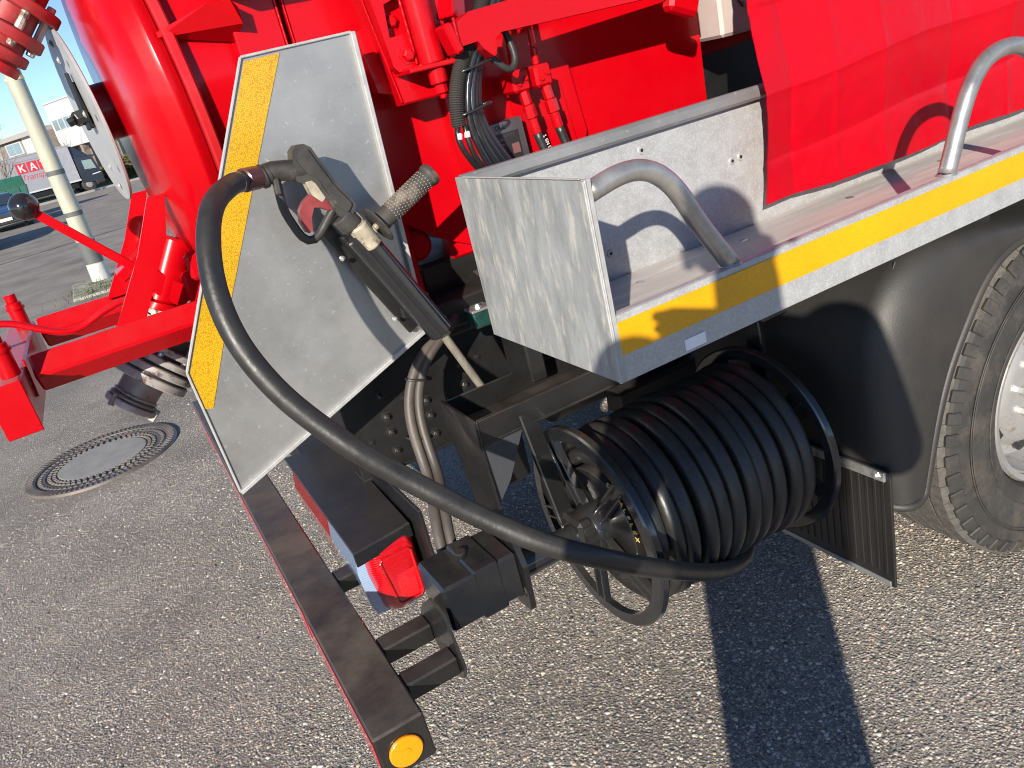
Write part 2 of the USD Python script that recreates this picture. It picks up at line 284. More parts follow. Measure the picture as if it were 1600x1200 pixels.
T('flange_ring', tlathe([(.024, .40), (.024, RR + .012), (.028, RR + .016), (.042, RR + .016), (.046, RR + .012), (.046, .40)]), red_dusty, 40)
T('tank_barrel', tlathe([(.046, 0), (.046, .437), (.15, .437), (.152, .441), (1.9, .441), (2.0, .40), (2.0, 0)]), red, 40)
# round inspection plate on its stub
stub = T('hatch_stub', lathe([(0, 0), (0, .066), (.19, .066), (.19, 0)], tk(-.142, 0, .02), AX, 40), red, 40)
pale_galv = M('galvanised_pale', (.36, .36, .355), .5, metal=.2, var=.12, scale=14)
hp = T('hatch_plate', lathe([(0, 0), (0, .203), (.002, .206), (.007, .206), (.009, .203), (.009, 0)], tk(-.150, 0, .02), AX + A(0, .075, 0), 72), pale_galv, 40)
T('latch_bracket', cat([bar((-.005, 1.2, 1.70), (-.004, 1.2, 1.572), .022, .010), bar((-.001, 1.215, 1.68), (.004, 1.215, 1.575), .030, .012)]), black, parent=hp)
T('latch_knob', cat([cyl((.0, 1.2, 1.604), (-.026, 1.19, 1.600), .017, 8), cyl((-.026, 1.19, 1.60), (-.042, 1.19, 1.596), .011, 6)]), black, parent=hp)
for a in np.arange(0, 2 * np.pi, np.pi / 4):
    T('plate_bolt', bolt(tk(-.151 + .0077 * math.cos(a), .17 * math.cos(a), .02 + .17 * math.sin(a)), -AX, .006, .003), galv_edge, parent=hp)
# side pillar plates and fin beside the tank
T('pillar_plate', xz([(.30, 1.0), (.30, 1.92), (.398, 1.92), (.398, 1.0)], .78, .80, .004), red)
T('pillar_plate', xz([(.412, 1.0), (.412, 1.92), (.545, 1.92), (.545, 1.0)], .775, .80, .004), red)
T('lifting_fin', hull([(.165, .83, 1.705), (.165, .83, 1.695), (.26, .74, 1.728), (.30, .72, 1.725), (.315, .74, 1.712), (.315, .74, 1.682), (.31, .83, 1.70), (.31, .83, 1.66), (.31, .83, 1.73)]), red)
T('cross_rail', box((.30, .70, 1.735), (.56, .80, 1.80), .006), red)
# flat side housing behind the tray
wall = T('side_housing', xz([(.50, 2.1), (1.487, 2.1), (1.470, 1.10), (.72, 1.10), (.62, 1.15), (.50, 1.24)], .765, 1.0), red)
T('raised_panel', xz([(.70, 1.60), (.70, 1.20), (1.02, 1.20), (1.06, 1.30), (1.04, 1.46), (1.01, 1.50), (.9, 1.52)], .745, .765), red, parent=wall)
T('door_panel', xz([(.86, 1.20), (.86, 1.435), (1.0, 1.435), (1.03, 1.20)], .735, .745), red, parent=wall)
T('drain_pipe', cyl((.56, .78, 1.150), (.56, .88, 1.150), .036, 24, .01), red, 40)
T('lower_brace', cat([bar((.70, .80, 1.12), (.80, .80, .99), .05, .03), box((.64, .79, 1.09), (1.47, .84, 1.15), .006)]), red)
T('rear_housing', box((1.49, .95, .96), (3.2, 1.05, 2.1), .01), chassis)
T('housing_side', box((1.53, .86, 1.1), (1.56, .95, 2.0), .004), chassis)
T('grey_cabinet', box((1.495, .70, 1.43), (1.62, .86, 1.62), .008), grey_box)
T('cable_hook', tube([(1.55, .695, 1.53), (1.545, .685, 1.51), (1.555, .68, 1.495), (1.565, .69, 1.50)], .004, 8), black)
# hinge group
hin = T('hinge_block', xz([(.52, 1.80), (.565, 1.465), (.70, 1.465), (.71, 1.80)], .655, .72, .004), red)
T('hinge_leaf', xz([(.535, 1.72), (.553, 1.54), (.562, 1.528), (.60, 1.522), (.68, 1.524), (.69, 1.70)], .625, .655, 0, [[(.565, 1.655), (.56, 1.594), (.615, 1.598), (.612, 1.668)]]), red, parent=hin)
T('hinge_lip', box((.565, .575, 1.520), (.685, .655, 1.530), .003), red, parent=hin)
T('hinge_plate', xz([(.515, 1.62), (.53, 1.50), (.56, 1.49), (.55, 1.63)], .69, .72), red, parent=hin)
for p in ((.582, .655, 1.625), (.589, .625, 1.556)): T('hinge_bolt', bolt(p, (0, -1, 0), .013, .010), red, parent=hin)
pin = T('hinge_pin', cat([cyl((.628, .60, 1.53), (.617, .60, 1.80), .026, 28), cyl((.632, .60, 1.49), (.630, .60, 1.52), .019, 20), cyl((.633, .60, 1.470), (.632, .60, 1.49), .013, 8), cyl((.634, .60, 1.460), (.633, .60, 1.47), .008, 12)]), red, 40)
arm = T('swing_beam', xz([(.655, 1.585), (.655, 1.545), (.705, 1.549), (.716, 1.532), (.735, 1.515), (.742, 1.518), (.745, 1.546), (.762, 1.556), (1.30, 1.556), (1.30, 1.64), (.70, 1.605)], .535, .575), red)
T('weld_boss', cat([bar((.645, .553, 1.592), (.662, .553, 1.535), .05, .02, up=(1, 0, 0), c=.006)]), red, parent=arm)
T('upper_strut', bar((.70, .62, 1.60), (.76, .66, 1.80), .04, .05), red)
T('beam_catch', cat([bar((1.21, .56, 1.545), (1.29, .56, 1.515), .04, .045, c=.012)]), red)
# hydraulic couplers
for x in (.845, .905):
    v = T('pipe_coupler', cat([box((x - .022, .64, 1.430), (x + .022, .70, 1.478), .006), cyl((x + .003, .67, 1.478), (x + .003, .67, 1.515), .008, 12)]), red)
    T('pipe', cyl((x + .003, .67, 1.515), (x + .003, .67, 1.75), .0065, 12), red, 40, parent=v)
    T('hex_fitting', cat([cyl((x + .006, .655, 1.432), (x + .009, .652, 1.40), .012, 6), cyl((x + .009, .652, 1.40), (x + .012, .650, 1.37), .015, 6), cyl((x + .012, .65, 1.37), (x + .016, .648, 1.335), .0115, 16)]), red, parent=v)
    T('pressure_hose', tube([(x + .016, .648, 1.337), (x + .024, .645, 1.30), (x + .034, .642, 1.24), (x + .04, .65, 1.15)], .0105, 12), rubber, True, parent=v)
    for dx in (-.009, .009): T('coupler_bolt', bolt((x + dx, .64, 1.452 + dx * .5), (0, -1, 0), .0055, .004), red, parent=v)
T('hose_lettering', letters('1 SN DN', .008, (.866, .6335, 1.33), (.25, 0, -.97), (.97, 0, .25), .0006), white_paint)
# data plate
dp = T('data_plate', xz([(.745, 1.375), (.851, 1.380), (.856, 1.27), (.745, 1.27)], .690, .7345), plate_silver)
T('plate_field', xz([(.75, 1.352), (.836, 1.354), (.838, 1.275), (.75, 1.275)], .6885, .690), plate_black, parent=dp)
T('plate_lettering', letters('OLL', .011, (.778, .6898, 1.361), (1, 0, .03), (-.03, 0, 1), .0008, True), plate_black, parent=dp)
for k in range(6): T('plate_line', xz([(.756, 1.340 - .011 * k), (.794, 1.3415 - .011 * k), (.794, 1.3375 - .011 * k), (.756, 1.336 - .011 * k)], .688, .6885), plate_pink, parent=dp)
T('plate_stamp', letters('4 0 7 1', .006, (.798, .6884, 1.343), (1, 0, .03), (-.03, 0, 1), .0004), plate_silver, parent=dp)
T('plate_window', xz([(.812, 1.325), (.832, 1.326), (.833, 1.303), (.813, 1.303)], .688, .6885), M('plate_brown', (.16, .07, .07), .4), parent=dp)
# cable loom
cabs = [(.775, 1.64), (.748, 1.59), (.718, 1.553), (.680, 1.50), (.658, 1.445), (.652, 1.40), (.664, 1.335), (.69, 1.27), (.72, 1.2)]
rib = smooth_path([(x - .012, .575, z) for x, z in cabs[:6]], step=.0011); rr = .0155 + .0012 * np.sin(np.arange(len(rib)) * 2 * np.pi / 4)
loom = T('corrugated_conduit', tube(rib, rr, 14, False), black_flat)
for k, (dx, dy, r) in enumerate(((.012, -.005, .0075), (.026, 0, .009), (.038, .006, .008), (.048, .012, .0085))):
    T('cable', tube([(x + dx + .010 * k * max(0, 1.40 - z) * 4, .575 + dy, z + .004 * k) for x, z in cabs], r, 12), black_gloss, True)
for dx in (-.016, .0):
    T('cable_tail', tube([(.650 + dx, .57, 1.40), (.648 + dx * 1.3, .565, 1.375), (.652 + dx, .565, 1.345), (.672 + dx * .6, .57, 1.30), (.70, .575, 1.24)], .006, 10), black, True)
    T('cable_sleeve', cyl((.6495 + dx * 1.1, .566, 1.388), (.6485 + dx * 1.3, .565, 1.374), .0068, 12), white_paint if dx else M('sleeve_pink', (.7, .45, .42), .5))
T('cable_loop', tube([(.735, .58, 1.520), (.77, .575, 1.492), (.79, .575, 1.483), (.803, .578, 1.495), (.806, .582, 1.52), (.80, .59, 1.56), (.79, .6, 1.62)], .0075, 12), black_flat, True)
for x, z in ((.685, 1.506), (.664, 1.425)):
    T('cable_tie', tube([(x + .018 + .042 * math.cos(t), .575 + .022 * math.sin(t), z + .006 * math.cos(t)) for t in np.linspace(0, 2 * np.pi, 25)], .0032, 8, False, caps=False), black_gloss, True)
# side panel behind the gun
P_ = [(.258, 1.614), (.475, 1.617), (.455, 1.010), (-.023, .826), (-.031, 1.098)]
panel = T('side_panel', xz(P_, .600, .606), galv)
def flange(a, b, w, t=.005):
    a, b = A(a[0], .6, a[1]), A(b[0], .6, b[1]); return bar(a + A(0, -w / 2 + .003, 0), b + A(0, -w / 2 + .003, 0), w, t, up=np.cross((0, 1, 0), b - a), c=.0015)
T('panel_edge', flange(P_[1], P_[2], .018, .010), galv_edge, parent=panel); T('panel_edge', flange(P_[2], P_[3], .016, .009), galv_edge, parent=panel)
T('panel_edge', flange(P_[3], P_[4], .008), galv_edge, parent=panel); T('panel_edge', flange(P_[4], P_[0], .008), galv_edge, parent=panel); T('panel_edge', flange(P_[0], P_[1], .008), galv_edge, parent=panel)
T('reflective_tape', xz([(.262, 1.606), (.330, 1.608), (.194, 1.377), (.065, 1.155), (-.011, 1.013), (-.026, 1.018), (-.026, 1.095), (.057, 1.244)], .5985, .600), tape_y2, parent=panel)
# bumper
bum = T('bumper', box((.0, .12, .412), (.097, 2.42, .512), .004), black_dusty)
T('orange_reflector', lathe([(0, 0), (0, .031), (.004, .031), (.006, .029), (.007, 0)], (.0475, .119, .4585), (0, -1, 0), 40), orange, 40, parent=bum)
T('orange_reflector_centre', lathe([(0, 0), (.0012, .008), (.0018, 0)], (.0475, .1125, .4585), (0, -1, 0), 24), orange, 40, parent=bum)
for y0, y1 in ((.125, .55), (.60, 1.25), (1.30, 1.95), (2.0, 2.40)): T('red_reflective_strip', box((-.0022, y0, .425), (-.0005, y1, .502), .0005), red_refl, parent=bum)
for y0, y1, z0 in ((.203, .250, .468), (.330, .378, .468), (.640, .690, .468)): T('bumper_arm', box((.097, y0, z0), (.205, y1, .509), .004), black)
T('gusset_plate', yz([(.395, .496), (.355, .545), (.283, .60), (.215, .60), (.182, .494), (.205, .455), (.284, .412), (.326, .452)], .205, .211), black_dusty, label='grey lit gusset plate')
T('carrier_bar', box((.213, .66, .43), (.33, 1.9, .52), .004), chassis)
# tail lamp
cov = T('lamp_cover', xy([(.139, .555), (.143, 1.225), (.297, 1.195), (.284, .575)], .597, .603, .002), M('cover_black', (.016, .0165, .017), .33, var=.3, coat=.1, dust=.35, dust_color=(.07, .058, .048), dscale=4))
T('cover_lip', bar((.139, .556, .584), (.284, .576, .584), .006, .034), black_gloss, parent=cov)
lamp = T('tail_lamp', hull([(x, y, z) for x, z in ((.150, .590), (.275, .590), (.285, .56), (.285, .44), (.20, .42), (.158, .45), (.150, .53)) for y in (.60, 1.19)]), M('lamp_grey', (.30, .34, .40), .2, coat=.6))
def rounded(poly, r): return np.array(Polygon(poly).buffer(-r, join_style=1).buffer(r, quad_segs=6).exterior.coords)[:-1]
lens_a = rounded([(.162, .588), (.272, .588), (.282, .56), (.281, .425), (.264, .403), (.188, .401), (.172, .42), (.160, .52)], .014)
lens_b = rounded([(.176, .580), (.266, .580), (.274, .55), (.273, .430), (.260, .412), (.200, .410), (.186, .43), (.174, .53)], .014)
lens_c = rounded([(.190, .570), (.258, .570), (.266, .545), (.265, .438), (.254, .422), (.210, .420), (.198, .437), (.187, .53)], .014)
T('red_lens', hull([(x, y, z) for q, ys in ((lens_a, (.585, .63)), (lens_b, (.567,)), (lens_c, (.560,))) for y in ys for x, z in q]), red_lens, 28, parent=lamp)
T('inner_lens', hull([(x, y, z) for y, q in ((.561, [(.214, .50), (.262, .505), (.262, .44), (.254, .428), (.218, .428), (.210, .44)]), (.5575, [(.220, .492), (.256, .496), (.256, .446), (.250, .436), (.224, .436), (.217, .446)])) for x, z in q]), lens('red_lens_bright', (.62, .004, .008), .2), 28, parent=lamp)
T('lens_screw', bolt((.232, .566, .404), (0, -.5, -1), .004, .003), steel, parent=lamp)
T('lens_frame', tube([(.194, .5595, .555), (.258, .5595, .555), (.264, .5595, .547), (.264, .5595, .434), (.256, .5595, .425), (.21, .5595, .425), (.201, .5595, .434), (.188, .5595, .546), (.194, .5595, .555)], .004, 8, False), red_lens, parent=lamp)
T('clear_lens', hull([(x, y, z) for x, z in ((.147, .590), (.138, .53), (.143, .44), (.152, .412), (.205, .406), (.205, .59)) for y in (.585, .80)]), clear_lens, parent=lamp)
T('red_lens_strip', hull([(x, y, z) for x, z in ((.147, .590), (.138, .53), (.143, .44), (.152, .412), (.17, .408), (.17, .59)) for y in (.803, 1.16)]), red_lens, parent=lamp)
T('lamp_bracket', box((.292, .50, .36), (.300, 1.30, .66), .002), chassis)
# chassis rail with its bolts
rail = T('chassis_rail', cat([box((.27, .85, .61), (4.0, .858, .95), .002), box((.27, .85, .95), (4.0, .93, .958), .002), box((.27, .85, .602), (4.0, .93, .61), .002)]), chassis)
for x in (.377, .490, .604):
    for z in (.809, .752, .709, .655): T('rail_bolt', cat([bolt((x, .85, z), (0, -1, 0), .010, .009), cyl((x, .842, z), (x, .834, z), .0055, 10)]), M('bolt_dark', (.05, .047, .045), .35, metal=.6) if not (x == .377 and z == .809) else black, parent=rail)
for x, z in ((.66, .808), (.435, .78), (.435, .68), (.55, .73), (.32, .70)): T('rail_bolt', bolt((x, .85, z), (0, -1, 0), .007, .003), black, parent=rail)
T('chassis_rail', box((.27, 1.60, .61), (4.0, 1.69, .95), .004), chassis)
T('rear_crossmember', box((.30, .858, .64), (.42, 1.60, .94), .004), chassis); T('rear_crossmember', box((1.0, .858, .64), (1.1, 1.6, .94), .004), chassis)
T('subframe', cat([box((.34, .70, .955), (3.5, .86, 1.02), .004), box((.34, 1.6, .955), (3.5, 1.76, 1.02), .004), box((.55, .80, .90), (.95, 1.7, 1.10), .01)]), chassis)
T('mount_plate', hull([(.66, .72, .96), (.66, .74, 1.06), (.74, .72, .96), (.74, .74, 1.06), (.70, .60, .96)]), black)
T('spring_hanger', cat([box((.62, .86, .40), (.74, .95, .62), .01), box((1.1, .90, .42), (2.4, .98, .50), .01)]), chassis)
T('air_tank', cyl((.9, 1.1, .55), (1.5, 1.1, .55), .13, 32, .04), chassis, 40)
T('green_connector', cat([box((.598, .655, .945), (.648, .70, .985), .004)]), green_tag); T('connector_cap', cat([box((.596, .653, .985), (.650, .702, .992), .002), bolt((.622, .675, .992), (0, 0, 1), .006, .006)]), steel)
# twin hydraulic lines
for d, k in ((0., 0), (.024, 1)):
    T('hydraulic_line', tube([(.56 + d, .74, .985), (.49 + d, .66, .961), (.436 + d, .645, .93), (.388 + d, .63, .871), (.362 + d, .60, .79), (.350 + d, .55, .70), (.315 + d, .46, .66), (.29 + d, .40, .60), (.284 + d, .36, .53)], .0118, 14), rubber_brown if k == 0 else M('hose_rubber_dusty2', (.055, .046, .04), .5, var=.3), True)
for p in ((.408, .635, .895), (.362, .605, .775)):
    T('line_tie', tube([(p[0] + .012 + .0285 * math.cos(t), p[1] + .016 * math.sin(t), p[2] - .010 * math.cos(t)) for t in np.linspace(0, 2 * np.pi, 22)], .003, 6, False, caps=False), black)
# channel bracket carrying the reel
chn = T('channel_bracket', cat([box((.43, .376, .80), (1.15, .544, .806), .002), box((.43, .376, .806), (1.15, .382, .858), .002), box((.43, .538, .806), (1.15, .544, .858), .002)]), black)
T('end_plate', yz([(.376, .858), (.544, .862), (.545, .80), (.47, .56), (.36, .56), (.376, .80)], .424, .430), black, parent=chn)
T('channel_gusset', xz([(.432, .80), (.53, .80), (.475, .70), (.44, .66)], .384, .388), M('gusset_blue', (.045, .048, .055), .35, coat=.3), parent=chn)
T('tray_hanger', box((.60, .43, .86), (.64, .54, .99), .004), black)
# reel drive motor
mot = T('reel_motor', cat([box((.222, .236, .532), (.386, .365, .634), .006), box((.29, .234, .527), (.345, .367, .638), .004)]), black_gloss)
T('motor_flange', cat([yz(Polygon([(.245, .50), (.355, .50), (.37, .60), (.34, .66), (.26, .66), (.235, .60)]).buffer(.012), .386, .398), bolt((.386, .262, .60), (-1, 0, 0), .010, .012), bolt((.386, .25, .535), (-1, 0, 0), .010, .012)]), black, parent=mot)
T('motor_plug', cyl((.30, .31, .632), (.30, .31, .646), .013, 12), black, parent=mot)
# hose reel: two spoked flanges on an axle
YC, ZC, X0, X1, RF = .30, .554, .605, 1.085, .232
reel = T('hose_reel', cyl((.39, YC, ZC), (1.17, YC, ZC), .030, 28), black_gloss, 40, label='black hose reel axle')
T('reel_drum', cyl((X0 + .01, YC, ZC), (X1 - .01, YC, ZC), .130, 48), black, 40, parent=reel)
for x, s in ((X0, 1), (X1, -1)):
    T('reel_rim', lathe([(-.012, RF - .030), (-.012, RF - .004), (-.008, RF), (.006, RF), (.009, RF - .004), (.004, RF - .030), (-.012, RF - .030)], (x, YC, ZC), (s, 0, 0), 72), black_gloss, 40, parent=reel)
    T('reel_hub', lathe([(-.03, 0), (-.03, .045), (-.018, .055), (.01, .055), (.01, 0)], (x, YC, ZC), (s, 0, 0), 32), black_gloss, 40, parent=reel)
    for k in range(5):
        a = 2 * np.pi * k / 5 + 1.05; r_ = A(0, math.cos(a), math.sin(a)); c_ = A(x, YC, ZC); tt = A(0, -math.sin(a), math.cos(a))
        T('reel_spoke', cat([bar(c_ + r_ * .05, c_ + r_ * (RF - .024), .032, .007, up=(s, 0, 0)), bar(c_ + r_ * .05 - A(s * .007, 0, 0) + tt * .013, c_ + r_ * (RF - .026) - A(s * .007, 0, 0) + tt * .013, .006, .014, up=(s, 0, 0)),
                              bar(c_ + r_ * .05 - A(s * .007, 0, 0) - tt * .013, c_ + r_ * (RF - .026) - A(s * .007, 0, 0) - tt * .013, .006, .014, up=(s, 0, 0))]), black_gloss, parent=reel)
T('reel_post', bar((.545, .385, .83), (.558, .335, .575), .046, .012, up=(-.3, 1, 0)), black, parent=reel)
T('bearing_block', cat([box((.545, .262, .52), (.583, .345, .60), .01), lathe([(0, .03), (0, .05), (.03, .05), (.03, .03)], (.553, YC, ZC), (1, 0, 0), 32)]), black, parent=reel)
T('back_post', bar((1.13, .33, .95), (1.13, .30, .52), .05, .014, up=(1, 0, 0)), black, parent=reel)
# galvanised tray
tray = T('tray_back', cat([box((.545, .440, .994), (2.75, .446, 1.320), .002)]), galv_wall, label='galvanised back wall of the tray')
T('tray_rim', box((.545, .414, 1.294), (2.75, .444, 1.324), .008), galv, parent=tray)
for x, z in ((.985, 1.262), (1.235, 1.175), (1.262, 1.178), (.86, 1.07)):
    T('wall_hole', cat([lathe([(0, .004), (0, .010), (.0025, .008), (.0025, .004)], (x, .440, z), (0, -1, 0), 16)]), galv_edge, parent=tray); T('hole_core', cyl((x, .4398, z), (x, .4392, z), .0045, 10, 0), plate_black, parent=tray)
T('tray_end', yz([(.0, .994), (.0, 1.321), (.444, 1.321), (.444, .994)], .544, .549, .0015), galv_end)
T('end_post', cat([box((.5435, -.0035, .995), (.556, .004, 1.321), .002), bar((.5425, -.002, .996), (.5425, -.002, 1.319), .005, .005, c=.002)]), galv_edge)
lip = T('tray_front', cat([box((.545, -.001, .994), (2.75, .004, 1.106), .0015), box((.545, .004, 1.101), (2.75, .020, 1.106), .0015)]), galv_wall, label='galvanised front lip of the tray')
T('reflective_tape', box((.553, -.0030, 1.040), (2.75, -.0012, 1.095), .0005), tape_y, parent=lip)
T('white_sticker', box((.679, -.0028, 1.000), (.724, -.0012, 1.020), .0005), M('sticker_white', (.70, .72, .74), .4), parent=lip)
T('tray_bottom', box((.549, .004, .9945), (2.75, .440, .998), .001), galv)
for k, (y0, y1) in enumerate(((.006, .218), (.222, .437))):
    b_ = T('floor_board', box((.552, y0, .999), (2.75, y1, 1.012), .002), wood)
    for x in (.80, 1.1, 1.45, 1.8): T('board_screw', lathe([(0, 0), (0, .011), (.0015, .009), (.0025, 0)], (x + .07 * k, (y0 + y1) / 2 + .03, 1.012), (0, 0, 1), 16), steel, 40, parent=b_)
h1 = [(.556, .016, 1.297), (.60, .016, 1.306), (.632, .016, 1.309), (.672, .016, 1.301), (.714, .016, 1.267), (.752, .016, 1.203), (.785, .016, 1.150), (.812, .016, 1.108)]
T('grab_handle', tube(h1, .0165, 20), tube_steel, True)
hs = [(1.385, .016, 1.107), (1.405, .016, 1.150), (1.430, .016, 1.205), (1.462, .016, 1.258), (1.505, .016, 1.294), (1.56, .016, 1.307), (1.62, .016, 1.300), (1.67, .016, 1.27), (1.71, .016, 1.21), (1.74, .016, 1.15), (1.755, .016, 1.107)]
T('grab_handle', tube(hs, .0165, 20), tube_steel, True)
for x in (.812, 1.385): T('weld_bead', lathe([(0, .016), (0, .0205), (.004, .0175), (.004, .016)], (x, .016, 1.1055), (0, 0, 1), 20), tube_steel, 40)
T('tray_bracket', box((1.52, .06, .93), (1.60, .12, .994), .006), black); T('tray_bracket', box((.95, .1, .93), (1.02, .40, .994), .006), black)
# fender
sp = smooth_path([(1.20, .415), (1.190, .55), (1.190, .72), (1.215, .86), (1.30, .950), (1.45, .975), (1.9, .975)], 60)
lp = smooth_path([(1.288, .418), (1.303, .47), (1.343, .60), (1.381, .684), (1.446, .779), (1.518, .857), (1.580, .889), (1.66, .897), (1.9, .897)], 60)
cs = [(0, .62), (0, .085)] + [(.52 * (1 - math.cos(a)), .085 - .076 * math.sin(a)) for a in np.linspace(.1, np.pi / 2, 14)] + [(.75, .008), (.93, .0085), (1, .014)]
V = np.array([[(sp[i, 0] + (lp[i, 0] - sp[i, 0]) * w, y, sp[i, 1] + (lp[i, 1] - sp[i, 1]) * w) for w, y in cs] for i in range(60)])
nn = np.array([[-.005 if False else 0, 0, 0]])
Vi = V + A(.006, .006, -.004); nC = len(cs)
def grid(V, flip=False):
    a, b = V.shape[:2]; i, j = np.meshgrid(np.arange(a - 1), np.arange(b - 1), indexing='ij'); k = i * b + j
    f = np.concatenate([np.stack([k, k + 1, k + b + 1], -1).reshape(-1, 3), np.stack([k, k + b + 1, k + b], -1).reshape(-1, 3)])
    return trimesh.Trimesh(V.reshape(-1, 3), f[:, ::-1] if flip else f, process=False)
fend = T('fender', grid(V), fender_mat, True); T('fender_inside', grid(Vi, True), black_flat, True, parent=fend)
T('fender_edge', tube(np.vstack([[(1.200, .60, .412), (1.203, .10, .412)], [(1.212, .04, .408), (1.240, .016, .404), (1.272, .014, .406)], np.c_[lp[:, 0], np.full(60, .0155), lp[:, 1]]]), .0115, 10, True), fender_mat, True, parent=fend)
T('fender_slot', tube([(1.285 + .033 * math.cos(t) + .042 * max(0, s_) , .07 - .02 * 0, .875 + .02 * math.sin(t) + .075 * max(0, s_)) for t, s_ in [(np.pi, 1), (np.pi, 0)] + [(a, 0) for a in np.linspace(np.pi, 2 * np.pi, 9)] + [(0, 1)]], .0022, 6, False), fender_mat, True, parent=fend)
# mud flap
fl = T('mud_flap', box((1.184, .02, .205), (1.192, .60, .516), .003), flap_mat)
for k in range(13): T('flap_rib', box((1.181, .036 + .021 * k, .24), (1.185, .044 + .021 * k, .485), .0012), flap_mat, parent=fl)
T('flap_strip', box((1.177, .03, .490), (1.184, .60, .513), .001), steel, parent=fl)
for y in (.05, .17, .29): T('flap_bolt', bolt((1.177, y, .502), (-1, 0, 0), .0065, .004), steel, parent=fl)
T('flap_weight', box((1.181, .03, .207), (1.195, .60, .220), .001), galv, parent=fl)
# wheels
def wheel(y, vis=True):
    cx, cz, R = 1.84, .445, .455
    side = 1
    pr = [(.05, .245), (.012, .265), (.0, .305), (.0, .36), (.006, .40), (.016, .428), (.03, .442), (.22, .442), (.235, .43), (.25, .36), (.25, .30), (.22, .245)]
    w = T('wheel', lathe(pr, (cx, y, cz), (0, 1, 0), 96), tyre_mat, 25)
    if not vis: return
    for row, (ya, yb) in enumerate(((.022, .066), (.072, .118), (.124, .170), (.176, .222))):
        n = 50; bl = []
        for k in range(n):
            a = 2 * np.pi * (k + .5 * (row % 2)) / n; c, s = math.cos(a), math.sin(a); tt = A(-s, 0, c); rr = A(c, 0, s); o = A(cx, y, cz); hw = R * np.pi / n * .94
            q = [o + rr * r + tt * e * hw * (1 + .0) + A(0, yy, 0) for r in (.436, R - .004) for e in (-1, 1) for yy in ((ya + (.010 if r > .44 and row == 0 else 0)), yb)]
            bl.append((a, hull(q)))
        for a, b in bl:
            if row < 3 and math.cos(a) < -.2 and -.98 < math.sin(a) < .9: T('tread_block', b, tread_mat, parent=w)
        T('tread_row', cat([b for a, b in bl if not (row < 3 and math.cos(a) < -.2 and -.98 < math.sin(a) < .9)]), tread_mat, parent=w, kind='stuff')
    for r in (.305, .370, .377): T('sidewall_ring', lathe([(-.0015, r - .002), (-.003, r), (-.0015, r + .002), (.002, r)], (cx, y, cz), (0, 1, 0), 96), tyre_mat, 40, parent=w)
    n_sh = 50
    for k in range(n_sh):
        a = 2 * np.pi * (k + .25) / n_sh
        if math.cos(a) < .2: T('shoulder_lug', bar(A(cx, y + .008, cz) + A(math.cos(a), 0, math.sin(a)) * .408, A(cx, y + .020, cz) + A(math.cos(a), 0, math.sin(a)) * .441, .030, .012, up=(0, 1, 0)), tyre_mat, parent=w)
    rim = T('rim', lathe([(.022, .232), (.018, .247), (.028, .252), (.036, .238), (.034, .226), (.075, .212), (.10, .20), (.10, .175), (.07, .15), (.06, .12), (.06, 0), (.12, 0), (.14, .21), (.09, .226), (.04, .236), (.022, .232)], (cx, y, cz), (0, 1, 0), 72), rim_mat, 35, parent=w)
    for k in range(8):
        a = 2 * np.pi * k / 8 + 3.72; T('rim_slot', lathe([(0, 0), (0, .024), (.004, .028), (.006, .021), (.01, .019), (.01, 0)], A(cx, y + .088, cz) + A(math.cos(a), 0, math.sin(a)) * .160, (0, -1, 0), 24), plate_black, 40, parent=w)
        T('wheel_nut', cyl(A(cx, y + .062, cz) + A(math.cos(a), 0, math.sin(a)) * .085, A(cx, y + .03, cz) + A(math.cos(a), 0, math.sin(a)) * .085, .013, 6), steel, parent=w)
wheel(.022); wheel(.31, False); wheel(1.95, False); wheel(2.25, False)
# gun holder: tube with flat bracket and rod
gh = T('gun_holder', cyl((.348, .515, 1.262), (.460, .515, 1.018), .0275, 28, .003), black_gloss, 40)
T('holder_bracket', bar((.305, .575, 1.285), (.425, .575, 1.028), .012, .030, up=(.9, 0, .42)), black, parent=gh)
T('bracket_web', bar((.322, .55, 1.262), (.43, .55, 1.03), .050, .006, up=(.9, 0, .42)), black, parent=gh)
for q in ((.338, .5, 1.236), (.405, .5, 1.085)): T('holder_rivet', lathe([(0, 0), (0, .006), (.004, .004), (.005, 0)], A(q[0] - .028, .535, q[2] - .012), (-.5, -.8, -.2), 14), steel, 40, parent=gh)
T('holder_lug', box((.40, .55, 1.06), (.47, .61, 1.10), .004), black)
# rear frame under the tank
def sq(p0, p1, w=.072, roll=.0, n='frame_beam'): return T(n, bar(p0, p1, w, w, c=.006, roll=roll), red)
sq((-.31, 1.02, 1.105), (.30, 1.02, 1.108), .066, .76); sq((-.31, 1.54, 1.105), (.30, 1.54, 1.108), .066, .76)
mem = T('frame_crossbar', box((-.394, .885, 1.018), (-.326, 1.66, 1.130), .005), red_dusty)
T('crossbar_end', box((-.3945, .880, 1.015), (-.3255, .8865, 1.1305), .002), red, parent=mem)
for y in (1.55, .95): T('crossbar_post', cat([cyl((-.345, y, 1.13), (-.345, y, 1.205), .020, 20), lathe([(0, .016), (0, .024), (.008, .024), (.008, .016)], (-.345, y, 1.185), (0, 0, 1), 20), cyl((-.345, y, 1.205), (-.345, y, 1.228), .015, 20)]), red, 40, parent=mem)
T('frame_strut', slab([(-.122, 1.143), (-.055, 1.143), (.055, 1.31), (.085, 1.40), (.045, 1.40), (-.018, 1.288)], (0, 1.03, 0), (1, 0, 0), (0, 0, 1), .012), red)
T('frame_strut', slab([(-.122, 1.143), (-.055, 1.143), (.055, 1.31), (.085, 1.40), (.045, 1.40), (-.018, 1.288)], (0, 1.52, 0), (1, 0, 0), (0, 0, 1), .012), red)
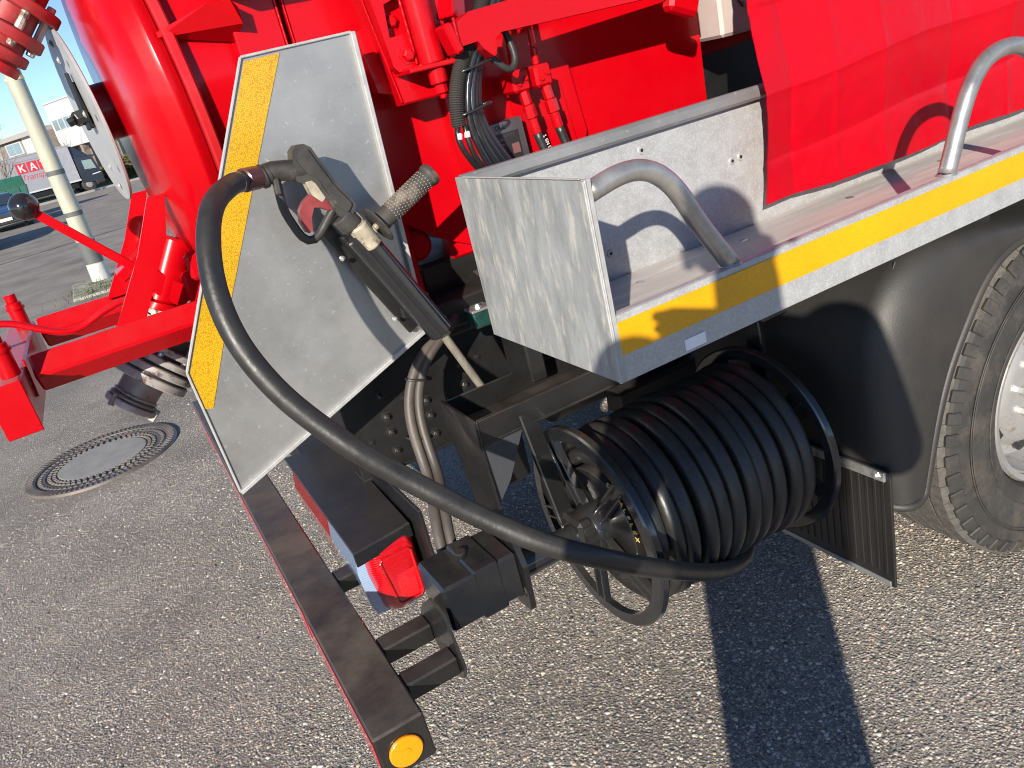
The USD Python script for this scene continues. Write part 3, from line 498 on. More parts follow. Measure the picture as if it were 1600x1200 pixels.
T('bent_rod', tube([(-.60, 1.16, 1.209), (-.45, 1.16, 1.209), (-.33, 1.16, 1.207), (-.22, 1.15, 1.150), (-.185, 1.15, 1.152), (-.15, 1.15, 1.165), (-.125, 1.15, 1.173), (-.05, 1.15, 1.178)], .0085, 12), red, True)
lev = T('shift_lever', bar((-.19, 1.2, 1.432), (.0, 1.2, 1.208), .012, .022, up=(.75, 0, .65)), red)
T('lever_knob', trimesh.creation.icosphere(3, .032).apply_translation((-.200, 1.2, 1.445)), black_gloss, True, parent=lev)
T('lever_bracket', bar((-.03, 1.2, 1.235), (.06, 1.2, 1.13), .05, .055), red); T('lever_arm', bar((.02, 1.45, 1.25), (-.07, 1.45, 1.20), .10, .03), red)
def weld(p0, p1, r=.004, m=red, parent=None):
    k = max(8, int(np.linalg.norm(A(*p1) - A(*p0)) / .0025)); q = np.linspace(0, 1, k)[:, None]
    T('weld_seam', tube(A(*p0) + (A(*p1) - A(*p0)) * q, .7 * r * (1 + .05 * np.sin(np.arange(k) * .9) + .10 * rng.random(k)), 7, False), m, True, parent=parent)
weld((-.122, 1.028, 1.146), (-.055, 1.028, 1.146)); weld((-.122, 1.045, 1.146), (-.055, 1.045, 1.146)); weld((.045, 1.028, 1.40), (.085, 1.028, 1.40))
weld((.604, .624, 1.535), (.600, .624, 1.66), .005); weld((.652, .624, 1.535), (.646, .624, 1.66), .005); weld((.598, .60, 1.531), (.662, .60, 1.531), .004)
weld((.662, .533, 1.540), (.662, .533, 1.60), .005); weld((.52, .654, 1.78), (.562, .654, 1.47), .003); weld((.565, .626, 1.531), (.685, .626, 1.531), .003)
weld((.398, .778, 1.1), (.398, .778, 1.9), .004); weld((.412, .774, 1.1), (.412, .774, 1.9), .003); weld((-.323, 1.0, 1.06), (-.323, 1.04, 1.14), .004)
weld((.5425, .006, 1.3225), (.5425, .40, 1.3225), .0022, galv_edge); weld((.5445, -.003, .996), (.5445, -.003, 1.32), .003, galv_edge); weld((.43, .375, .806), (.43, .375, .858), .003, black); weld((.432, .38, .860), (1.0, .38, .860), .0012, black)
# outlet valve and coupling
va = A(.09, 1.22, 1.28); vb = A(.0, 1.22, 1.14)
T('valve_cylinder', cat([cyl(va, vb, .046, 28, .006), cyl(vb, vb + (vb - va) * .12, .052, 28)]), red, 40)
T('valve_bonnet', cat([box((.06, 1.14, 1.10), (.16, 1.20, 1.20), .01), box((.08, 1.10, 1.18), (.20, 1.14, 1.25), .01)]), red)
ca = A(-.078, 1.25, .982); cd = A(-.76, -.05, -.65); cd /= np.linalg.norm(cd)
ring_metal = M('coupling_ring', (.36, .335, .32), .45, metal=.3, var=.3, scale=14, spots=((.10, .06, .05), 26, .55, .10))
pipe_metal = M('coupling_pipe', (.22, .185, .175), .45, metal=.3, var=.35, scale=16, spots=((.12, .03, .035), 22, .58, .06))
cpl = T('outlet_coupling', lathe([(-.16, 0), (-.16, .06), (-.03, .06), (-.03, .074), (.045, .074), (.048, .054), (.11, .052), (.11, 0)], ca, cd, 56), pipe_metal, 30)
for a0, a1, r in ((-.062, -.044, .100), (-.034, -.016, .106), (-.008, .012, .107), (.019, .042, .105), (.088, .095, .058), (.098, .108, .062), (.110, .128, .066)): T('coupling_ring', lathe([(a0, .03), (a0, r - .003), (a0 + .003, r), (a1 - .003, r), (a1, r - .003), (a1, .03)], ca, cd, 56), ring_metal if a0 != .098 else pipe_metal, 30, parent=cpl)
T('coupling_gasket', lathe([(.0125, .07), (.0125, .100), (.0185, .100), (.0185, .07)], ca, cd, 56), plate_black, parent=cpl)
T('gate_flange', cat([lathe([(-.15, .03), (-.15, .100), (-.135, .103), (-.12, .100), (-.12, .03)], ca, cd, 48), lathe([(-.115, .03), (-.115, .09), (-.10, .09), (-.10, .03)], ca, cd, 48)]), rusty, 30, parent=cpl)
d_, s_, u_ = frame_of(cd)
for k in range(8):
    a = 2 * np.pi * k / 8 + .2; o = ca + s_ * math.cos(a) * .086 + u_ * math.sin(a) * .086 - cd * .03
    T('flange_bolt', cat([cyl(o - cd * .112, o + cd * .002, .008, 10), cyl(o - cd * .122, o - cd * .101, .013, 6)]), rusty if k % 3 else steel, parent=cpl)
for k in range(3):
    a = 2 * np.pi * k / 3 + .9; o = ca + (s_ * math.cos(a) + u_ * math.sin(a)) * .064; T('coupling_claw', bar(o + cd * .10, o + cd * .135, .018, .010, up=np.cross(cd, o - ca)), pipe_metal, parent=cpl)
# upper suction valve, top left
sa = A(-.150, 1.20, 1.748); sd = A(.70, -.04, .72); sd /= np.linalg.norm(sd); d3, s3, u3 = frame_of(sd)
sv = T('suction_valve', cat([lathe([(0, 0), (0, .052), (.2, .052), (.2, 0)], sa, sd, 32)]), dark_red, 40, label='worn dark red suction valve')
for a0, a1, r in ((.0, .022, .062), (.028, .052, .068), (.072, .098, .082), (.14, .165, .09)): T('valve_flange', lathe([(a0, .03), (a0, r - .003), (a0 + .003, r), (a1 - .003, r), (a1, r - .003), (a1, .03)], sa, sd, 40), dark_red if a0 else M('valve_red', (.40, .012, .018), .4), 30, parent=sv)
for k in range(6):
    a = 2 * np.pi * k / 6 + .5; o = sa + (s3 * math.cos(a) + u3 * math.sin(a)) * .064; T('valve_bolt', cyl(o + sd * .06, o + sd * .18, .009, 8), rusty, parent=sv)
T('valve_arm', bar(sa + sd * .2, sa + sd * .6, .10, .10, c=.01), dark_red, parent=sv)

# ------------------------------------------------------------------ hose, gun, tarp
# ------------------------------------------------------------------ hose, gun, tarp
run = [(.212, .50, 1.413), (.189, .5, 1.411), (.161, .465, 1.416), (.127, .4, 1.415), (.096, .335, 1.407), (.07, .28, 1.387), (.051, .245, 1.354), (.039, .225, 1.316), (.033, .205, 1.272), (.035, .185, 1.225), (.047, .165, 1.175), (.068, .145, 1.124), (.096, .125, 1.076),
       (.132, .1, 1.024), (.172, .08, .974), (.213, .055, .928), (.256, .03, .881), (.298, 0, .841), (.342, -.03, .805), (.393, -.05, .768), (.462, -.045, .711), (.56, -.005, .623), (.693, .065, .505), (.813, .135, .412), (.92, .205, .355), (.977, .27, .342), (.985, .33, .372), (.975, .40, .40)]
hose = Thing('rubber_hose', 'thick black rubber hose wound on the reel and looping up to the spray gun', 'hose', (.6, .3, .35))
hose('hose_run', tube(run, .0176, 18, step=.01), rubber, True)
t = np.linspace(0, 10.5 * 2 * np.pi, 10 * 44)
wob = .007 * (noise(np.c_[t * .33, t * 0, t * 0], 3) - .5)
coil = np.c_[X0 + .028 + .0405 * t / (2 * np.pi) + .0045 * np.sin(t * .37) + .0025 * np.sin(t * .83), YC + (.188 + wob + .0015 * np.sin(t * .5)) * np.cos(t + np.pi), ZC - (.188 + wob) * np.sin(t + np.pi)]
hose('hose_coil', tube(coil, .0192, 14, False), rubber, True)
t = np.linspace(0, 10.5 * 2 * np.pi, 10 * 36)
hose('hose_inner_layer', tube(np.c_[X0 + .024 + .0405 * t / (2 * np.pi), YC + .152 * np.cos(t), ZC + .152 * np.sin(t)], .0185, 10, False), rubber, True)
for k, ch in enumerate('CANALFLEX'):
    a = 1.05 - k * .10; r_ = A(0, -math.cos(a), math.sin(a)); tt = A(0, math.sin(a), math.cos(a))
    hose('hose_lettering', letters(ch, .011, A(X0 + .0035, YC, ZC) + r_ * .150, -tt, r_, .0012, True), gold)
hose('clamp_ring', lathe([(-.0015, .0172), (-.0015, .0186), (.0015, .0186), (.0015, .0172)], (.152, .450, 1.4165), (.62, .78, -.02), 24), steel, 40)
hose('end_ferrule', lathe([(0, .017), (.002, .0205), (.034, .0205), (.038, .017)], (.168, .474, 1.4155), (.80, .60, -.06), 28), M('ferrule', (.09, .028, .026), .35, coat=.3), 40)

gun = Thing('spray_gun', 'worn black spray gun with red trigger, held in a tube beside the side panel', 'spray gun', (.30, .5, 1.27))
def gpoly(p, y0, y1, r=.004): return xz(Polygon(p).buffer(-r).buffer(r * 1.6).simplify(.0006), y0, y1)
body = gun('gun_body', cat([gpoly([(.266, 1.424), (.270, 1.440), (.279, 1.447), (.291, 1.446), (.301, 1.438), (.313, 1.403), (.326, 1.370), (.352, 1.322), (.341, 1.308), (.330, 1.302), (.316, 1.312), (.304, 1.348), (.294, 1.378), (.286, 1.388), (.262, 1.388)], .484, .520),
                             gpoly([(.272, 1.425), (.280, 1.440), (.292, 1.438), (.306, 1.400), (.318, 1.368), (.342, 1.325), (.332, 1.314), (.315, 1.335), (.30, 1.385), (.282, 1.40)], .479, .525),
                             tube([(.205, .5, 1.412), (.225, .5, 1.416), (.255, .5, 1.410), (.285, .502, 1.406)], [.017, .0175, .018, .018, .019, .0195, .02, .02], 18, num=8)]), gun_black, 35)
gun('swivel_collar', cat([cyl((.200, .5, 1.411), (.214, .5, 1.413), .0215, 24, .003), cyl((.214, .5, 1.413), (.222, .5, 1.414), .019, 24), bar((.226, .49, 1.404), (.222, .487, 1.375), .012, .010, c=.004)]), gun_black, 35)
gun('trigger_guard', tube([(.228, .5, 1.404), (.226, .5, 1.375), (.225, .5, 1.345), (.233, .5, 1.312), (.243, .5, 1.288), (.254, .5, 1.280), (.268, .5, 1.283), (.284, .5, 1.296), (.304, .5, 1.315), (.321, .5, 1.333), (.326, .5, 1.355)], .0082, 12), gun_black, True)
gun('trigger', gpoly([(.251, 1.338), (.262, 1.350), (.277, 1.359), (.295, 1.351), (.306, 1.343), (.314, 1.334), (.310, 1.326), (.300, 1.325), (.290, 1.334), (.276, 1.338), (.266, 1.322), (.260, 1.298), (.252, 1.296), (.246, 1.318)], .490, .512, .002), trigger_red, 35)
gun('valve_body', gpoly([(.275, 1.388), (.288, 1.384), (.305, 1.352), (.294, 1.343), (.280, 1.360)], .488, .514, .002), brass, 35)
gun('lance_nut', cat([cyl((.330, .503, 1.309), (.345, .504, 1.280), .0215, 6, .003), cyl((.345, .504, 1.280), (.352, .505, 1.266), .0175, 20), cyl((.345, .490, 1.284), (.368, .496, 1.235), .018, 24, .004)]), brass, 35)
gun('barrel_collar', cyl((.325, .503, 1.308), (.340, .504, 1.281), .024, 20, .003), gun_black, 40)
gun('handle_stud', cat([cyl((.350, .50, 1.252), (.388, .497, 1.272), .0065, 14), cyl((.356, .5, 1.254), (.364, .5, 1.259), .0115, 6), cyl((.372, .499, 1.263), (.378, .499, 1.266), .0115, 14), cyl((.352, .492, 1.252), (.349, .482, 1.249), .008, 6)]), brass, 35)
gd = A(.126, 0, .060); gd /= np.linalg.norm(gd)
gun('hand_guard', lathe([(0, 0), (0, .034), (.003, .0395), (.0055, .0395), (.007, .036), (.007, 0)], A(.384, .497, 1.270), gd, 48, up=(0, 1, 0)), gun_black, 40)
g0 = A(.391, .497, 1.2735)
grip = gun('hand_grip', lathe([(0, 0), (0, .019), (.004, .0205), (.018, .0195), (.022, .0205), (.13, .0205), (.134, .023), (.140, .0235), (.146, .021), (.148, .015), (.148, 0)], g0, gd, 32), grip_rub, 40)
d4, s4, u4 = frame_of(gd); dots = []
for i in range(15):
    for j in range(20):
        a = 2 * np.pi * (j + .5 * (i % 2)) / 20; r_ = s4 * math.cos(a) + u4 * math.sin(a)
        dots.append(hull([g0 + gd * (.030 + .0066 * i) + r_ * .0203 + gd * dx * .0017 + np.cross(gd, r_) * dy * .0017 for dx, dy in ((1, 0), (-1, 0), (0, 1), (0, -1))] + [g0 + gd * (.030 + .0066 * i) + r_ * .0214]))
gun('grip_dots', cat(dots), grip_dot, parent=grip, kind='stuff')
gun('lance_rod', cat([cyl((.458, .515, 1.022), (.540, .556, .83), .0092, 20), cyl((.352, .512, 1.25), (.46, .515, 1.02), .0095, 12)]), M('lance_steel', (.46, .42, .34), .35, metal=.6, var=.35, scale=30, stretch=(1, 1, .3), spots=((.45, .26, .08), 30, .62, .06)), 40)

# tarp hanging over the tray's back wall
nx, nz = 300, 230
ux, uz = np.meshgrid(np.linspace(0, 1, nx), np.linspace(0, 1, nz), indexing='ij')
x = 1.262 + .03 * uz + 1.35 * ux + (.006 * np.sin(uz * 9) + .004 * np.sin(uz * 17)) * (1 - ux) ** 6
bot = 1.061 + .004 * np.sin(ux * 11 + 1) + .0025 * np.sin(ux * 23 + 1)
z = bot + (2.02 - bot) * uz
def fold(v, at, amp, w): return .5 * amp * np.maximum(0, 1 - np.abs(v - at) / w) + math.copysign(.0030, amp) * np.exp(-np.abs(v - at) / .009)
yy = .372 - .010 * uz
for c_, a_, w_ in ((1.36, .012, .08), (1.50, -.006, .10), (1.66, -.017, .16), (1.93, .012, .15), (2.16, -.014, .2), (2.4, .01, .15)): yy = yy + fold(x + .035 * (z - 1.3) + .006 * np.sin(uz * 9 + c_), c_, a_, w_)
for c_, a_, w_ in ((1.18, .010, .10), (1.325, -.018, .13), (1.50, .013, .15), (1.66, -.016, .14), (1.84, .012, .15)): yy = yy + fold(z - .05 * (x - 1.6) + .006 * np.sin(x * 9 + c_), c_, a_, w_)
yy = yy + .010 * (fbm(np.stack([x * 5, z * 5, z * 0], -1), 2, 5) - .5) + .0042 * (fbm(np.stack([x * 15, z * 15, z * 0], -1), 3, 8) - .5) - .010 * np.exp(-ux / .03) * np.sin(uz * 9)
yy = np.minimum(yy, .407)
Vt_ = np.stack([x, yy, z], -1)
tm = cat([grid(Vt_, True), grid(Vt_ + A(0, .0015, 0))]); 
single('tarpaulin', tm, tarp_red, 'creased red tarpaulin hanging over the galvanised side tray', 'tarpaulin', smooth=True)
# ------------------------------------------------------------------ manhole, pole, things across the yard
mc = (-.505, 3.72)
man = Thing('manhole_cover', 'round cast iron manhole cover with concrete centre set in the asphalt', 'manhole cover', (*mc, 0))
o = (*mc, 0.)
man('cover_frame', lathe([(.001, .345), (.014, .348), (.016, .352), (.016, .398), (.012, .402), (.001, .404)], o, (0, 0, 1), 96), iron, 35)
man('cover_plate', lathe([(.003, 0), (.003, .343), (.010, .341), (.011, .30), (.006, .296), (.006, .24), (.002, .236)], o, (0, 0, 1), 96), iron, 35)
man('concrete_centre', lathe([(.0135, 0), (.0135, .228), (.011, .236), (.004, .237)], o, (0, 0, 1), 72), concrete, 35)
man('frame_ribs', cat([bar(A(*mc, .0165) + .357 * A(math.cos(a), math.sin(a), 0), A(*mc, .0165) + .393 * A(math.cos(a), math.sin(a), 0), .010, .008, c=.002) for a in np.linspace(0, 2 * np.pi, 90, endpoint=False)]), iron, kind='stuff')
man('cover_studs', cat([hull(np.array([(sx * .011 * q_, sy * .011 * q_, h_) for sx in (-1, 1) for sy in (-1, 1) for q_, h_ in ((1, 0), (.7, .011))]) + A(mc[0] + r * math.cos(a), mc[1] + r * math.sin(a), .004)) for r, n_ in ((.325, 64), (.278, 54), (.253, 48)) for a in np.linspace(0, 2 * np.pi, n_, endpoint=False) + r]), iron, kind='stuff')
pb = A(-.235, 11.3, 0)
pole = Thing('lamp_post', 'cream painted metal post with dark bands, weathered paint', 'post', pb)
pole('post_shaft', lathe([(0, 0), (.0, .118), (3., .105), (7.5, .075), (7.5, 0)], pb, (0, 0, 1), 40), cream, 40)
for z0, z1 in ((1.47, 1.53), (.92, .98), (.27, .58)): pole('dark_band', lathe([(0, .10), (0, .1215 - z0 * .004), (z1 - z0, .1215 - z1 * .004), (z1 - z0, .10)], pb + A(0, 0, z0), (0, 0, 1), 40), band_dark, 40)
pole('yellow_ring', lathe([(0, .09), (0, .112), (.035, .112), (.035, .09)], pb + A(0, 0, 2.66), (0, 0, 1), 40), M('ring_yellow', (.75, .66, .30), .6), 40)
pole('post_foot', lathe([(0, 0), (0, .128), (.26, .120), (.26, 0)], pb, (0, 0, 1), 40), M('foot_grey', (.45, .46, .43), .7, var=.25, scale=14), 40)
single('concrete_pad', box((-.62, 10.1, -.02), (.35, 11.6, .03), .01), M('mossy_pad', (.34, .33, .29), .9, var=.25, scale=9, spots=((.12, .13, .05), 7, .5, .1)), 'pale concrete pad with moss around the foot of the post', 'concrete pad')
gr = []
for k in range(260):
    q = A(-.15 + rng.normal(0, .30), 10.3 + rng.normal(0, .35), .0 if k % 2 else .03); a = rng.uniform(0, 6.28); h = rng.uniform(.04, .12); w = .006
    d_ = A(math.cos(a), math.sin(a), 0); gr.append(trimesh.Trimesh([q - d_ * w, q + d_ * w, q + A(d_[1], -d_[0], 0) * h * .4 + A(0, 0, h)], [[0, 1, 2]], process=False))
single('weeds', cat(gr), M('weed_green', (.09, .10, .035), .8, var=.4), 'dry weeds growing around the concrete pad', 'weeds', kind='stuff')

# lorry standing on the road
LW = A(.644, 55.76, 0); LH = A(.9716, .2366, 0); LN = A(-.2366, .9716, 0)
def lo(s, w, z): return LW + LH * s + LN * w + A(0, 0, z)
def lpoly(poly, w0, w1, c=.02): return slab(poly, LW + LN * w1, LH, (0, 0, 1), w1 - w0, c)
def lbox(a, b, c=.02): return lpoly([(a[0], a[2]), (b[0], a[2]), (b[0], b[2]), (a[0], b[2])], a[1], b[1], c)
lor = Thing('delivery_lorry', 'curtain-sided grey lorry with red lettering and dark cab across the yard', 'lorry', LW)
curtain = M('curtain_grey', (.27, .28, .31), .55, var=.06, scale=2)
navy = M('cab_navy', (.018, .022, .034), .3, coat=.5)
bodyp = lor('cargo_body', lbox((-7.4, .0, .78), (-.26, 2.4, 2.80), .03), curtain)
lor('roof_rail', lbox((-7.4, -.02, 2.78), (-.24, 2.42, 2.87), .02), M('rail_grey', (.28, .29, .31), .5), parent=bodyp)
lor('floor_rail', lbox((-7.4, -.02, .70), (-.24, 2.4, .80), .01), M('rail_pale', (.50, .50, .50), .5), parent=bodyp)
lor('front_wall', lbox((-1.05, -.012, .80), (-.27, .0, 2.78), .003), M('panel_grey', (.30, .31, .335), .5), parent=bodyp)
sign_red = M('sign_red', (.52, .03, .05), .5)
for k, ch in enumerate('AKAY'):
    s0 = -4.02 + .62 * (k - 1) + .62
    if k: lor('letter_tile', lpoly([(s0, 1.86), (s0 + .55, 1.86), (s0 + .55, 2.44), (s0, 2.44)], -.010, .0, .001), sign_red, parent=bodyp)
    lor('letter', letters(ch, .40, lo(s0 + .09, -.011, 1.95), LH, (0, 0, 1), .004, True), white_paint if k else M('letter_grey', (.30, .30, .32), .6), parent=bodyp)
lor('script_lettering', letters('Transport', .30, lo(-3.35, -.002, 1.46), LH, A(.25, .06, 1.), .003), sign_red, parent=bodyp)
lor('slogan_line', lbox((-4.2, -.004, 2.52), (-1.9, .0, 2.55), .001), M('slogan_grey', (.20, .20, .22), .6), parent=bodyp)
cab = lor('cab', lpoly([(-.20, .55), (1.06, .40), (1.10, .95), (1.03, 1.15), (.86, 1.90), (.78, 1.98), (-.20, 2.02)], .02, 2.36, .04), navy)
lor('roof_spoiler', hull([lo(*p) for p in ((-.22, .1, 2.0), (-.22, 2.3, 2.0), (.70, .1, 2.0), (.70, 2.3, 2.0), (-.22, .15, 2.76), (-.22, 2.2, 2.76), (-.05, .15, 2.74), (-.05, 2.2, 2.74), (.5, .2, 2.30), (.5, 2.2, 2.30))]), navy, parent=cab)
lor('sun_visor', hull([lo(*p) for p in ((.60, .05, 2.08), (.60, 2.3, 2.08), (1.06, .05, 2.0), (1.06, 2.3, 2.0), (1.06, .05, 1.92), (1.06, 2.3, 1.92), (.66, .05, 1.98), (.66, 2.3, 1.98))]), navy, parent=cab)
lor('side_window', lpoly([(.18, 1.28), (.86, 1.22), (.74, 1.78), (.18, 1.82)], .010, .02, .003), M('window_glass', (.20, .28, .27), .08, coat=.8), parent=cab)
lor('windscreen', hull([lo(1.035, w, 1.18) for w in (.15, 2.2)] + [lo(.87, w, 1.88) for w in (.15, 2.2)] + [lo(1.05, w, 1.18) for w in (.15, 2.2)] + [lo(.89, w, 1.88) for w in (.15, 2.2)]), glass, parent=cab)
lor('chrome_trim', lpoly([(.50, .88), (1.0, .92), (1.0, .97), (.50, .93)], .008, .02, .002), white_paint, parent=cab)
lor('cab_step', lbox((.55, .0, .30), (1.08, .6, .52), .03), black_flat, parent=cab)
for s in (.1, -4.4):
    for w in (.06, 2.05):
        wh = lor('lorry_wheel', lathe([(0, 0), (0, .30), (.04, .40), (.24, .40), (.28, .30), (.28, 0)], lo(s, w, .40), LN, 32), tyre_mat, 30)
        lor('wheel_rim', lathe([(0, 0), (0, .16), (.02, .22), (.05, .22), (.05, 0)], lo(s, w - .012, .40), LN, 24), rim_mat, 30, parent=wh)
lor('underframe', cat([lbox((-7.2, .5, .50), (.4, 1.9, .72)), lbox((-3.6, .1, .35), (-1.2, .5, .68)), lbox((-.95, .1, .32), (-.45, .6, .62))]), chassis)

# factory building
BE = A(.4218, -.9067, 0); BN = A(.9067, .4218, 0); B0 = A(.938, 79.01, 0)
def bslab(s0, s1, z0, z1, w0, w1, c=.0): return slab([(s0, z0), (s1, z0), (s1, z1), (s0, z1)], B0 + BN * w1, BE, (0, 0, 1), w1 - w0, c)
wb = M('building_white', (.44, .44, .435), .8, var=.03, scale=.6); bb = M('building_brown', (.20, .165, .14), .8, var=.12, scale=2)
wg = M('building_glass', (.16, .22, .24), .12, coat=.6); fg = M('window_frame_grey', (.42, .43, .43), .5)
bld = Thing('office_building', 'white flat-roofed office building with grey window bands behind the lorry', 'building', B0)
wl = bld('upper_wall', bslab(-1.9, 16, 3.2, 6.95, 0, 14), wb)
bld('roof_edge', bslab(-2.0, 16.1, 6.9, 7.02, -.08, 14.1), M('roof_grey', (.40, .41, .42), .6), parent=wl)
k = 0
for s in np.arange(-1.6, 9, 1.06):
    f = bld('window', bslab(s, s + 1.0, 4.62, 5.62, -.02, 0), fg, parent=wl); 
for s in np.arange(-1.6, 9, 1.06):
    bld('pane', bslab(s + .07, s + .93, 4.72, 5.54, -.03, -.02), wg, parent=wl)
bld('ground_floor', bslab(-1.4, 16, 0, 3.2, 1.2, 13), bb)
for s in (1.2, 3.6, 6.0): bld('pillar', bslab(s, s + .4, 0, 3.2, .1, .6), bb)
for s in (1.7, 4.1): bld('shopfront_window', bslab(s, s + 1.8, 1.0, 2.9, 1.18, 1.2), wg)
low = bld('side_wing', bslab(-22, -1.92, 0, 4.95, -.6, 10), bb)
bld('wing_white_panel', bslab(-7.2, -1.95, 0, 4.98, -.64, -.6), wb, parent=low)
bld('wing_roof', bslab(-22, -1.95, 4.96, 5.36, -1.1, 10), M('wing_roof_grey', (.30, .28, .26), .7), parent=low)
for s in (-11.0, -16.): bld('window', bslab(s, s + 3.4, 3.7, 4.8, -.66, -.6), fg, parent=low); bld('pane', bslab(s + .25, s + 1.6, 3.8, 4.7, -.69, -.66), wg, parent=low); bld('pane', bslab(s + 1.75, s + 3.1, 3.8, 4.7, -.69, -.66), wg, parent=low)
single('kerb', hull([lo(s, w, z) for s in (-60, 60) for w, z in ((-3.2, 0), (-3.2, .12), (-2.95, .12), (-2.95, 0))]), concrete, kind='structure')
single('road', hull([lo(s, w, z) for s in (-60, 60) for w in (-2.95, 4.5) for z in (-.05, .006)]), M('road_grey', (.115, .112, .108), .85, var=.1, scale=1.5, bump=.004, bscale=60), kind='structure')
single('grass_verge', hull([lo(s, w, z) for s in (-60, 60) for w in (4.5, 12) for z in (-.05, .14)]), M('verge_grass', (.13, .135, .05), .9, var=.3, scale=3), kind='structure')
single('tar_seam', xy([(-9, 16.9), (9, 21.9), (9, 22.0), (-9, 17.0)], .001, .004), M('tar', (.03, .03, .03), .6), kind='structure')

# hedge and bare shrubs
def leafy(name, c, r, n, lab, mat):
    q = rng.normal(0, 1, (n, 3)); q /= np.linalg.norm(q, axis=1)[:, None]; q *= (rng.random((n, 1)) ** .4) * r; q[:, 2] = np.abs(q[:, 2]); q = q * (1 + .3 * (fbm(q * 2.2, 3, 2)[:, None] - .5)) + A(*c)
    e1 = rng.normal(0, .07, (n, 3)); e2 = rng.normal(0, .07, (n, 3)); v = np.stack([q - e1, q + e1, q + e2], 1).reshape(-1, 3)
    th = Thing(name, lab, 'bush', c); th('foliage', trimesh.Trimesh(v, np.arange(3 * n).reshape(-1, 3), process=False), mat); th('stem', cat([cyl(A(*c) - A(0, 0, .1), A(*c) + A(.3 * k - .3, .1, .8), .03, 6) for k in range(3)]), M(name + '_bark', (.10, .08, .06), .9))
olive = M('hedge_leaf', (.115, .105, .03), .7, var=.4, scale=3)
leafy('hedge_bush', (3.4, 62.0, .1), A(2.2, 1.2, 1.5), 5200, 'olive yellow bush on the verge just ahead of the lorry cab', olive)
def bare_tree(name, base, h, lab, seed):
    r_ = np.random.default_rng(seed); segs = []; tw = []
    def grow(p, d, L, rad, lv):
        e = p + d * L; m = (p + e) / 2 + r_.normal(0, .04 * L, 3)
        (segs if lv < 2 else tw).append(tube([p, m, e], np.linspace(rad, rad * .6, 8), 5, num=8, caps=False))
        if lv < 4:
            for k in range(3 if lv else 6):
                dd = d + r_.normal(0, .42, 3); dd[2] = abs(dd[2]) * .8 + .25; dd /= np.linalg.norm(dd); grow(p + (e - p) * r_.uniform(.35, 1), dd, L * r_.uniform(.5, .75), rad * .5, lv + 1)
    grow(A(*base), A(0, 0, 1), h * .42, h * .012, 0)
    th = Thing(name, lab, 'tree', base); bk = M(name + f'_bark_{seed}', (.17, .135, .10), .9); th('trunk', cat(segs), bk); th('crown', cat(tw), bk)
bare_tree('bare_shrub', (.15, 66, .1), 4.6, 'bare leafless shrub in front of the white building, behind the lorry', 4)
bare_tree('bare_tree', (-5.1, 69, .1), 7.5, 'bare leafless tree rising over the wing of the building', 9)
bare_tree('bare_sapling', (-2.9, 47.5, 0), 4.4, 'thin bare sapling between the green container and the lorry', 12)
# green container
gc = Thing('waste_container', 'dark green metal waste container standing behind the blue car', 'container', (-2.9, 38.6, 0))
gmat = M('container_green', (.012, .085, .055), .5, var=.2, scale=3)
gc('bin_body', hull([(x, y, z) for x, z in ((-4.3, .12), (-1.95, .12), (-1.80, 1.35), (-4.4, 1.35)) for y in (38.0, 39.3)]), gmat)
gc('bin_lid', hull([(x, y, z) for x in (-4.4, -1.85) for y, z in ((37.95, 1.36), (39.35, 1.36), (38.2, 1.72), (39.2, 1.74))]), gmat)
for x in (-4.0, -2.3): gc('castor', cyl((x, 38.1, .09), (x + .05, 38.1, .09), .085, 16), black_flat)
for k in range(5): gc('bin_rib', bar((-4.1 + .5 * k, 37.985, .2), (-4.1 + .5 * k, 37.985, 1.3), .05, .03, up=(0, 1, 0)), gmat)
